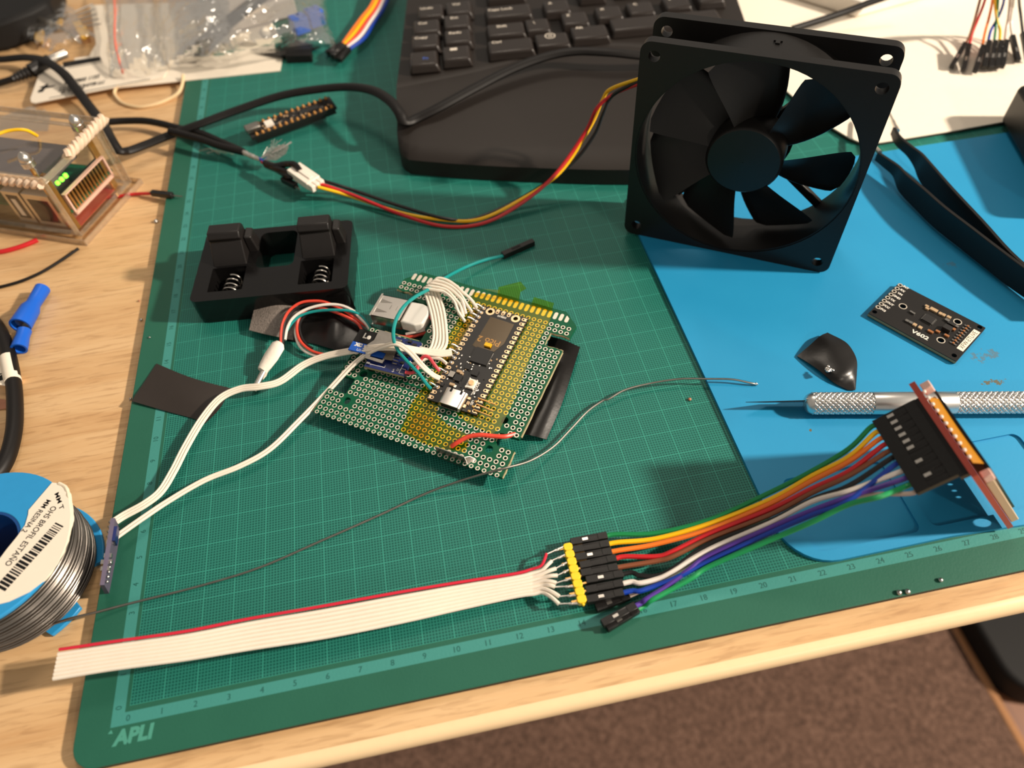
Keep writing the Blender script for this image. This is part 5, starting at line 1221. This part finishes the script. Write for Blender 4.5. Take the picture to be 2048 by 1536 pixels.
d = (a - b) / np.linalg.norm(a - b); MB().cyl(a - d * .3, a + d * .1, .1, n=10).bar(a + d * .05, a + d * .38, .3, .06).obj('metal_tab', 'steel', t)
t = thing('power_cable', 'thick black cable with a white paper flag at the left edge, above the reel', 'cable', W(20, 800, -.3))
MB().tube(spline(PX([(-30, 628, 0), (-8, 650, 0), (8, 680, 0), (18, 715, 0), (27, 765, 0), (30, 815, 0), (28, 860, 0), (18, 905, 0), (2, 938, 0), (-25, 968, 0)]), 6), .3, 14).obj('sheath', 'cable_black', t)
MB().tube(spline(PX([(16, 716, 0), (21, 740, 0), (26, 764, 0)]), 5), .325, 14).obj('flag_wrap', 'paper', t, label='white paper wrap')
MB().slab(PX([(-10, 730, .1), (8, 732, .1), (16, 740, .1), (14, 772, .1), (-10, 768, .1)]), .03).obj('flag', 'paper', t)
f, L_ = lf(-6, 756, 10, 752, .11); m = MB(f); m.prism([(-.25, -.1), (0, .12), (.25, -.1), (.12, -.1), (.12, -.2), (-.12, -.2), (-.12, -.1)], 0, .004); m.box(-.22, .16, 0, .22, .22, .004); m.obj('printed_mark', 'black_matte', t)
mat('copper_brown', (172, 116, 88), .5, var=.2)
MB().slab(PX([(-10, 797, -.26), (18, 800, -.22), (19, 816, -.22), (-10, 820, -.26)]), .03).obj('copper_strip', 'copper_brown', label='brown strip poking out under the thick black cable at the left edge', category='strip')
t = cable('wire_offcut', 'thin black wire curving in from the left edge below the acrylic case', 'wire', [(-20, 578, -.22), (0, 574, -.22), (40, 563, -.22), (82, 545, -.22), (122, 521, -.2), (157, 497, -.15)], .075)
t = thing('jumper_wire', 'red jumper wire with a black pin end, coming from under the acrylic case', 'wire', W(320, 388, -.3))
MB().tube(spline(PX([(190, 398, -.2), (235, 393, -.2), (270, 388, -.18), (308, 387, .0)]), 6), .085, 8).obj('wire', 'wire_red', t)
a, b = W(345, 391, .16), W(304, 386, .02); housing(a, b, .26, False, t); MB().cyl(a, W(365, 393, .14), .03, n=8).obj('pin', 'dull_steel', t)
t = cable('wire_offcut', 'short red wire under the front of the acrylic case', 'wire', [(-20, 506, -.2), (10, 502, -.2), (45, 492, -.2), (75, 480, -.2)], .12, 'wire_red')
k_ = 0
for u, v in ((312, 444), (283, 641), (262, 799), (279, 603), (1797, 1186), (1814, 1184), (1880, 1161), (1379, 800), (300, 676)):
    z = -.3 if u < 320 and v < 900 and u not in (300,) else 0
    if u == 1379: z = 0
    p = W(u, v, z); names = ('largest solder bead on the wood beside the left edge of the mat', 'tiny solder bead on the wood left of the battery holder', 'tiny solder bead by the dull tape rectangle', 'dark crumb on the wood beside the mat edge', 'left bead of a pair on the front edge of the mat', 'right bead of a pair on the front edge of the mat', 'single bead near the right front edge of the mat', 'brown crumb on the grid between reel wire and blue mat', 'pale speck on the mat margin by ruler mark 15')
    MB().sph(p + A3(0, 0, .05), (.13, .07, .06, .05, .09, .09, .08, .07, .045)[k_], 6, .7).obj('solder_bead', 'solder' if k_ not in (3, 7) else 'copper_brown', base=(p[0], p[1], z), label=names[k_], category='solder bead', group='beads and crumbs of solder'); k_ += 1

# ---------------------------------------------------------------- cards, papers and bags, top left
t = thing('printed_card', 'white card with black lettering and a bird logo, rounded corner towards the viewer', 'card', W(200, 160, -.1))
cp = PX([(70, 206), (62, 204), (61, 196), (80, 143), (90, 137), (330, 92), (348, 97), (332, 146), (326, 155)], .15)
MB().slab(cp, .05).obj('sheet', 'paper', t)
m = MB(); f, L_ = lf(115, 170, 210, 150, .158)
m.text('430 7800 1155', .62, f, .002, bold=.02, sx=L_ / 5.0, shear=.3)
f, L_ = lf(110, 182, 215, 163, .158); m.text('SOLUTIONSCRAFTER LLC', .5, f, .002, bold=.02, sx=L_ / 6.6, shear=.3)
f, L_ = lf(108, 189, 180, 174, .158); m.text('BUSINESS', .5, f, .002, bold=.012, sx=L_ / 2.6 * .8, shear=.3)
f, L_ = lf(98, 196, 300, 158, .158); m.fr = f; m.box(-L_ / 2, -.03, 0, L_ / 2, .03, .003); m.fr = None
f, L_ = lf(136, 136, 205, 124, .158); m.fr = f; m.box(-L_ / 2, -.03, 0, L_ / 2, .03, .003); m.fr = None
f, L_ = lf(115, 176, 160, 167, .158); m.fr = f; m.box(-L_ / 2, -.025, 0, L_ / 2, .025, .003); m.fr = None
f, L_ = lf(80, 178, 104, 172, .158); m.fr = f
m.prism([(-.5, -.4), (-.2, -.45), (-.05, -.1), (.3, -.15), (.62, .05), (.25, .05), (.1, .2), (.15, .5), (-.1, .3), (-.4, .25), (-.2, .02), (-.45, -.1)], 0, .003)
m.fr = None; m.obj('printed_lettering', 'black_matte', t)
MB().slab(PX([(120, 187), (560, 141), (569, 92), (520, 0), (180, 10), (192, 88), (178, 112), (150, 116)], .07), .05).obj('paper_sheet', 'paper', label='blank white paper under the printed card and the clear bags', category='paper')
MB().slab(PX([(125, 124), (200, 113), (202, 120), (127, 134)], .2), .02).obj('black_strip', 'black_matte', label='narrow black strip just behind the printed card', category='strip')
MB().tube(spline(PX([(366, 150, .3), (365, 166, .1), (358, 184, -.05), (340, 197, -.18), (310, 209, -.2), (275, 214, -.2), (245, 206, -.2), (230, 190, -.15), (231, 178, .0), (238, 172, .1)]), 6), .1, 8).obj('cream_lead', 'cream_wire', label='cream wire loop coming out from under the card and paper', category='wire')
MB().slab(PX([(-20, 240, -.18), (60, 213, -.12), (88, 216, -.15), (102, 232, -.2), (96, 262, -.26), (-20, 262, -.26)]), .02).obj('grey_film', 'clear_film', label='greyish clear plastic flap behind the acrylic case', category='plastic scrap')
t = thing('power_plug', 'black barrel plug with a steel tip lying over the printed card', 'plug', W(80, 130, 0))
a, b = W(100, 120, .5), W(62, 142, .4); MB().cyl(a, b, .36, .42, n=18).obj('body', 'black_rubber', t)
c_ = W(133, 106, .55); MB().rev([(0, .27), (.97, .27), (1, .25), (1, .14), (.7, .14)], a, c_, 18, False).obj('barrel', 'steel', t)
d_ = W(26, 158, .3); m = MB().rev([(i / 10, (.4 if i % 2 == 0 else .3) * (1 - .035 * i)) for i in range(11)], b, d_, 16); m.obj('strain_relief', 'black_rubber', t)
MB().tube(spline([d_, W(0, 166, .2), W(-30, 174, .1)], 5), .2, 10).obj('cable', 'cable_black', t)
# dark gadget in the corner, dark cord
MB().slab(PX([(-80, 60, 1.6), (0, 42, 1.6), (60, 20, 1.6), (95, 2, 1.6), (110, -50, 1.6), (-80, -50, 1.6)]), 1.9).obj('black_case', 'black_matte', bevel=.3, label='black object in the top left corner of the desk', category='box')
t = cable('power_lead', 'dark cord hanging below the black object in the top left corner', 'cable', [(-20, 66, .4), (0, 60, .5), (20, 46, .6), (32, 30, .7), (40, 20, .8)], .3)
MB().slab(PX([(-30, 70, .3), (10, 62, .3), (22, 78, .2), (14, 90, .1), (-30, 96, .1)]), .4).obj('black_scrap', 'black_matte', bevel=.1, label='black scrap at the left edge below the dark cord', category='scrap')
# bags
film('bag_film', (250, 250, 248), .05, .09, .05, (214, 205, 192), 1.6, .5)
film('bag_grey', (240, 240, 240), .06, .10, .13, (186, 178, 168), 1.6, .5)
mat('bag_yellow', (240, 184, 36), .5); mat('red_zip', (226, 110, 90), .5)
def bag(name, label, quad, hts, mt, nx=26, ny=20, amp=.35, seed=1, parent=None):
    r2 = random.Random(seed); ph = [(r2.uniform(.5, 2.6), r2.uniform(.5, 2.6), r2.uniform(0, 6.3), r2.uniform(.3, 1)) for _ in range(9)]
    G = []
    for i in range(nx + 1):
        row = []
        for j in range(ny + 1):
            u, v = i / nx, j / ny
            p = np.array(quad[0]) * (1 - u) * (1 - v) + np.array(quad[1]) * u * (1 - v) + np.array(quad[2]) * u * v + np.array(quad[3]) * (1 - u) * v
            s_ = sum(abs(sin(a * u * 6 + b * v * 6 + c)) ** .6 * d for a, b, c, d in ph) / 5
            edge = min(1, 6 * min(u, 1 - u, v, 1 - v))
            h_ = hts * (.25 + .75 * (4 * u * (1 - u)) ** .5 * (4 * v * (1 - v)) ** .5) + amp * (s_ - .5) * (.3 + .7 * edge)
            p = p + np.array([(sin(9 * v + seed) * 3 + sin(23 * v) * 2) * (1 if u in (0, 1) else .3), (sin(8 * u + seed) * 3 + sin(21 * u) * 2) * (1 if v in (0, 1) else .3)])
            row.append(W(p[0], p[1], max(.12, h_)))
        G.append(row)
    m = MB().sheet(G)
    if parent: return m.obj(name, mt, parent)
    return m.obj(name, mt, label=label, category='bag')
t = thing('zip_bag', 'clear crinkled zip bag with a red seal line, lying over the printed card', 'bag', W(265, 70, .2))
bag('film', '', [(196, -60), (300, -60), (338, 142), (222, 152)], 1.1, 'bag_film', seed=3, parent=t, amp=.9)
MB().tube(spline(PX([(228, -10, 1.5), (230, 30, 1.5), (229, 60, 1.45), (231, 90, 1.3), (238, 120, 1.0), (246, 147, .5)]), 6), .06, 6).obj('red_seal', 'red_zip', t)
MB().tube(spline(PX([(238, -10, 1.5), (240, 30, 1.55), (238, 60, 1.5), (246, 100, 1.2), (258, 140, .6)]), 6), .07, 6).obj('seal_ridge', 'bag_film', t); MB().tube(spline(PX([(214, -10, 1.4), (216, 40, 1.4), (219, 80, 1.3), (226, 140, .6)]), 6), .07, 6).obj('seal_ridge', 'bag_film', t)
t = thing('component_bag', 'large crinkled clear bag of electronic parts on the white paper at the top edge', 'bag', W(500, 50, .2))
bag('film', '', [(288, -70), (640, -70), (668, 92), (330, 130)], 1.9, 'bag_film', nx=40, ny=24, seed=5, parent=t, amp=1.0)
bag('film', '', [(330, -70), (470, -70), (480, 118), (352, 126)], 1.5, 'bag_grey', seed=8, parent=t, amp=.9)
mat('light_grey', (202, 190, 178), .6); mat('mauve_grey', (128, 114, 110), .6)
a = W(462, 66, .2); b = W(606, 28, .2); d = (b - a) / np.linalg.norm(b - a); nr = A3(-d[1], d[0], 0)
MB().hexa([a, a + d * 4.6, a + d * 4.6 + nr * 4.5, a + nr * 4.5], [p + A3(0, 0, 1.2) for p in (a, a + d * 4.6, a + d * 4.6 + nr * 4.5, a + nr * 4.5)]).obj('grey_box', 'light_grey', bevel=.1, label='pale grey box inside the large clear bag', category='box')
MB().bar(W(385, 112, .5), W(448, 52, 1.3), .95, .6).bar(W(440, 58, 1.2), W(540, -20, 1.9), .7, .5).obj('black_component', 'black_gloss', bevel=.08, label='long black part with a wide end inside the large clear bag', category='component')
m = MB()
for c_, lb in (((603, 62), 'left blue adjuster in the large clear bag'), ((633, 48), 'right blue adjuster in the large clear bag')):
    f = yaw(.4, W(*c_, .3)); MB(f).box(-.5, -.5, 0, .5, .5, .95).cyl((.2, .2, .95), (.2, .2, 1.02), .12, n=10).obj('blue_trimmer', 'crimp_blue', bevel=.05, label=lb, category='component', group='blue adjusters in the bag')
MB().slab(PX([(500, 98, .3), (590, 78, .3), (640, 92, .3), (560, 112, .3)]), .14).obj('dark_board', 'pcb_black', label='dark circuit board under the blue adjusters in the large bag', category='circuit board')
MB().sph(W(530, 66, .9), .35, 7).obj('cream_bead', 'white_plastic', label='round cream knob in front of the grey box', category='component')
MB().slab(PX([(570, 98, .5), (622, 96, .5), (622, 110, .5), (570, 112, .5)]), .5).obj('black_block', 'black_matte', bevel=.04, label='small black block on the mat below the large clear bag', category='component')
t = thing('component_bag', 'small clear bag with yellow-ended parts left of the zip bag', 'bag', W(110, 60, -.2))
bag('film', '', [(20, 60), (120, -10), (190, 72), (100, 108)], .8, 'bag_film', seed=11, parent=t, amp=.5)
MB().tube(spline(PX([(66, 34, .9), (100, 44, 1.0), (135, 64, .9), (160, 84, .6)]), 5), .12, 6).obj('seal_ridge', 'bag_film', t)
for q, lb in (([(70, 52), (86, 54), (84, 86), (68, 78)], 'yellow tab at the left inside the small clear bag'), ([(150, 58), (170, 50), (178, 66), (162, 74)], 'yellow tab at the right inside the small clear bag'), ([(100, 34), (124, 36), (120, 48), (104, 46)], 'yellow tab at the back inside the small clear bag'), ([(142, 44), (160, 40), (166, 52), (150, 54)], 'yellow tab in the middle of the small clear bag')):
    MB().slab(PX(q, .25), .25).obj('yellow_tab', 'bag_yellow', bevel=.04, label=lb, category='component', group='yellow-ended parts in the small bag')
for k_ in range(5):
    MB().tube(PX([(126 + 6 * k_, 34 + 5 * k_, .2), (186 + 4 * k_, 8 + 10 * k_, .3)]), .06, 5).obj('metal_leg', 'steel', label=('rearmost', 'second', 'middle', 'fourth', 'front')[k_] + ' silver leg of the parts in the small bag', category='component', group='silver legs in the small bag')
# multicoloured leads with black sockets at the top
for k_, (c_, wn, off) in enumerate((('orange', 'orange', -9), ('yellow', 'yellow-orange', -3), ('coral', 'red', 3), ('white', 'white', 9), ('blue', 'blue', 16))):
    t = thing('jumper_wire', wn + ' lead with a black socket in the bunch left of the keyboard', 'wire', W(680, 108, 0), 'bunched leads left of the keyboard')
    P = [W(690 + off * .5, 92 + off * .4, .45), W(712 + off, 68 + off * .5, .5), W(732 + off, 40 + off * .4, .55), W(752 + off, 12 + off * .2, .7), W(775 + off, -40, 1.0)]
    MB().tube(spline(P, 6), .12, 8).obj('wire', 'wire_' + c_, t)
    a = W(662 + off * 1.0, 112 + off * .55 - 3 * (k_ % 2), .2 + .22 * (k_ % 3)); housing(a, W(690 + off * .5, 92 + off * .4, .45), .3, k_ == 2, t)
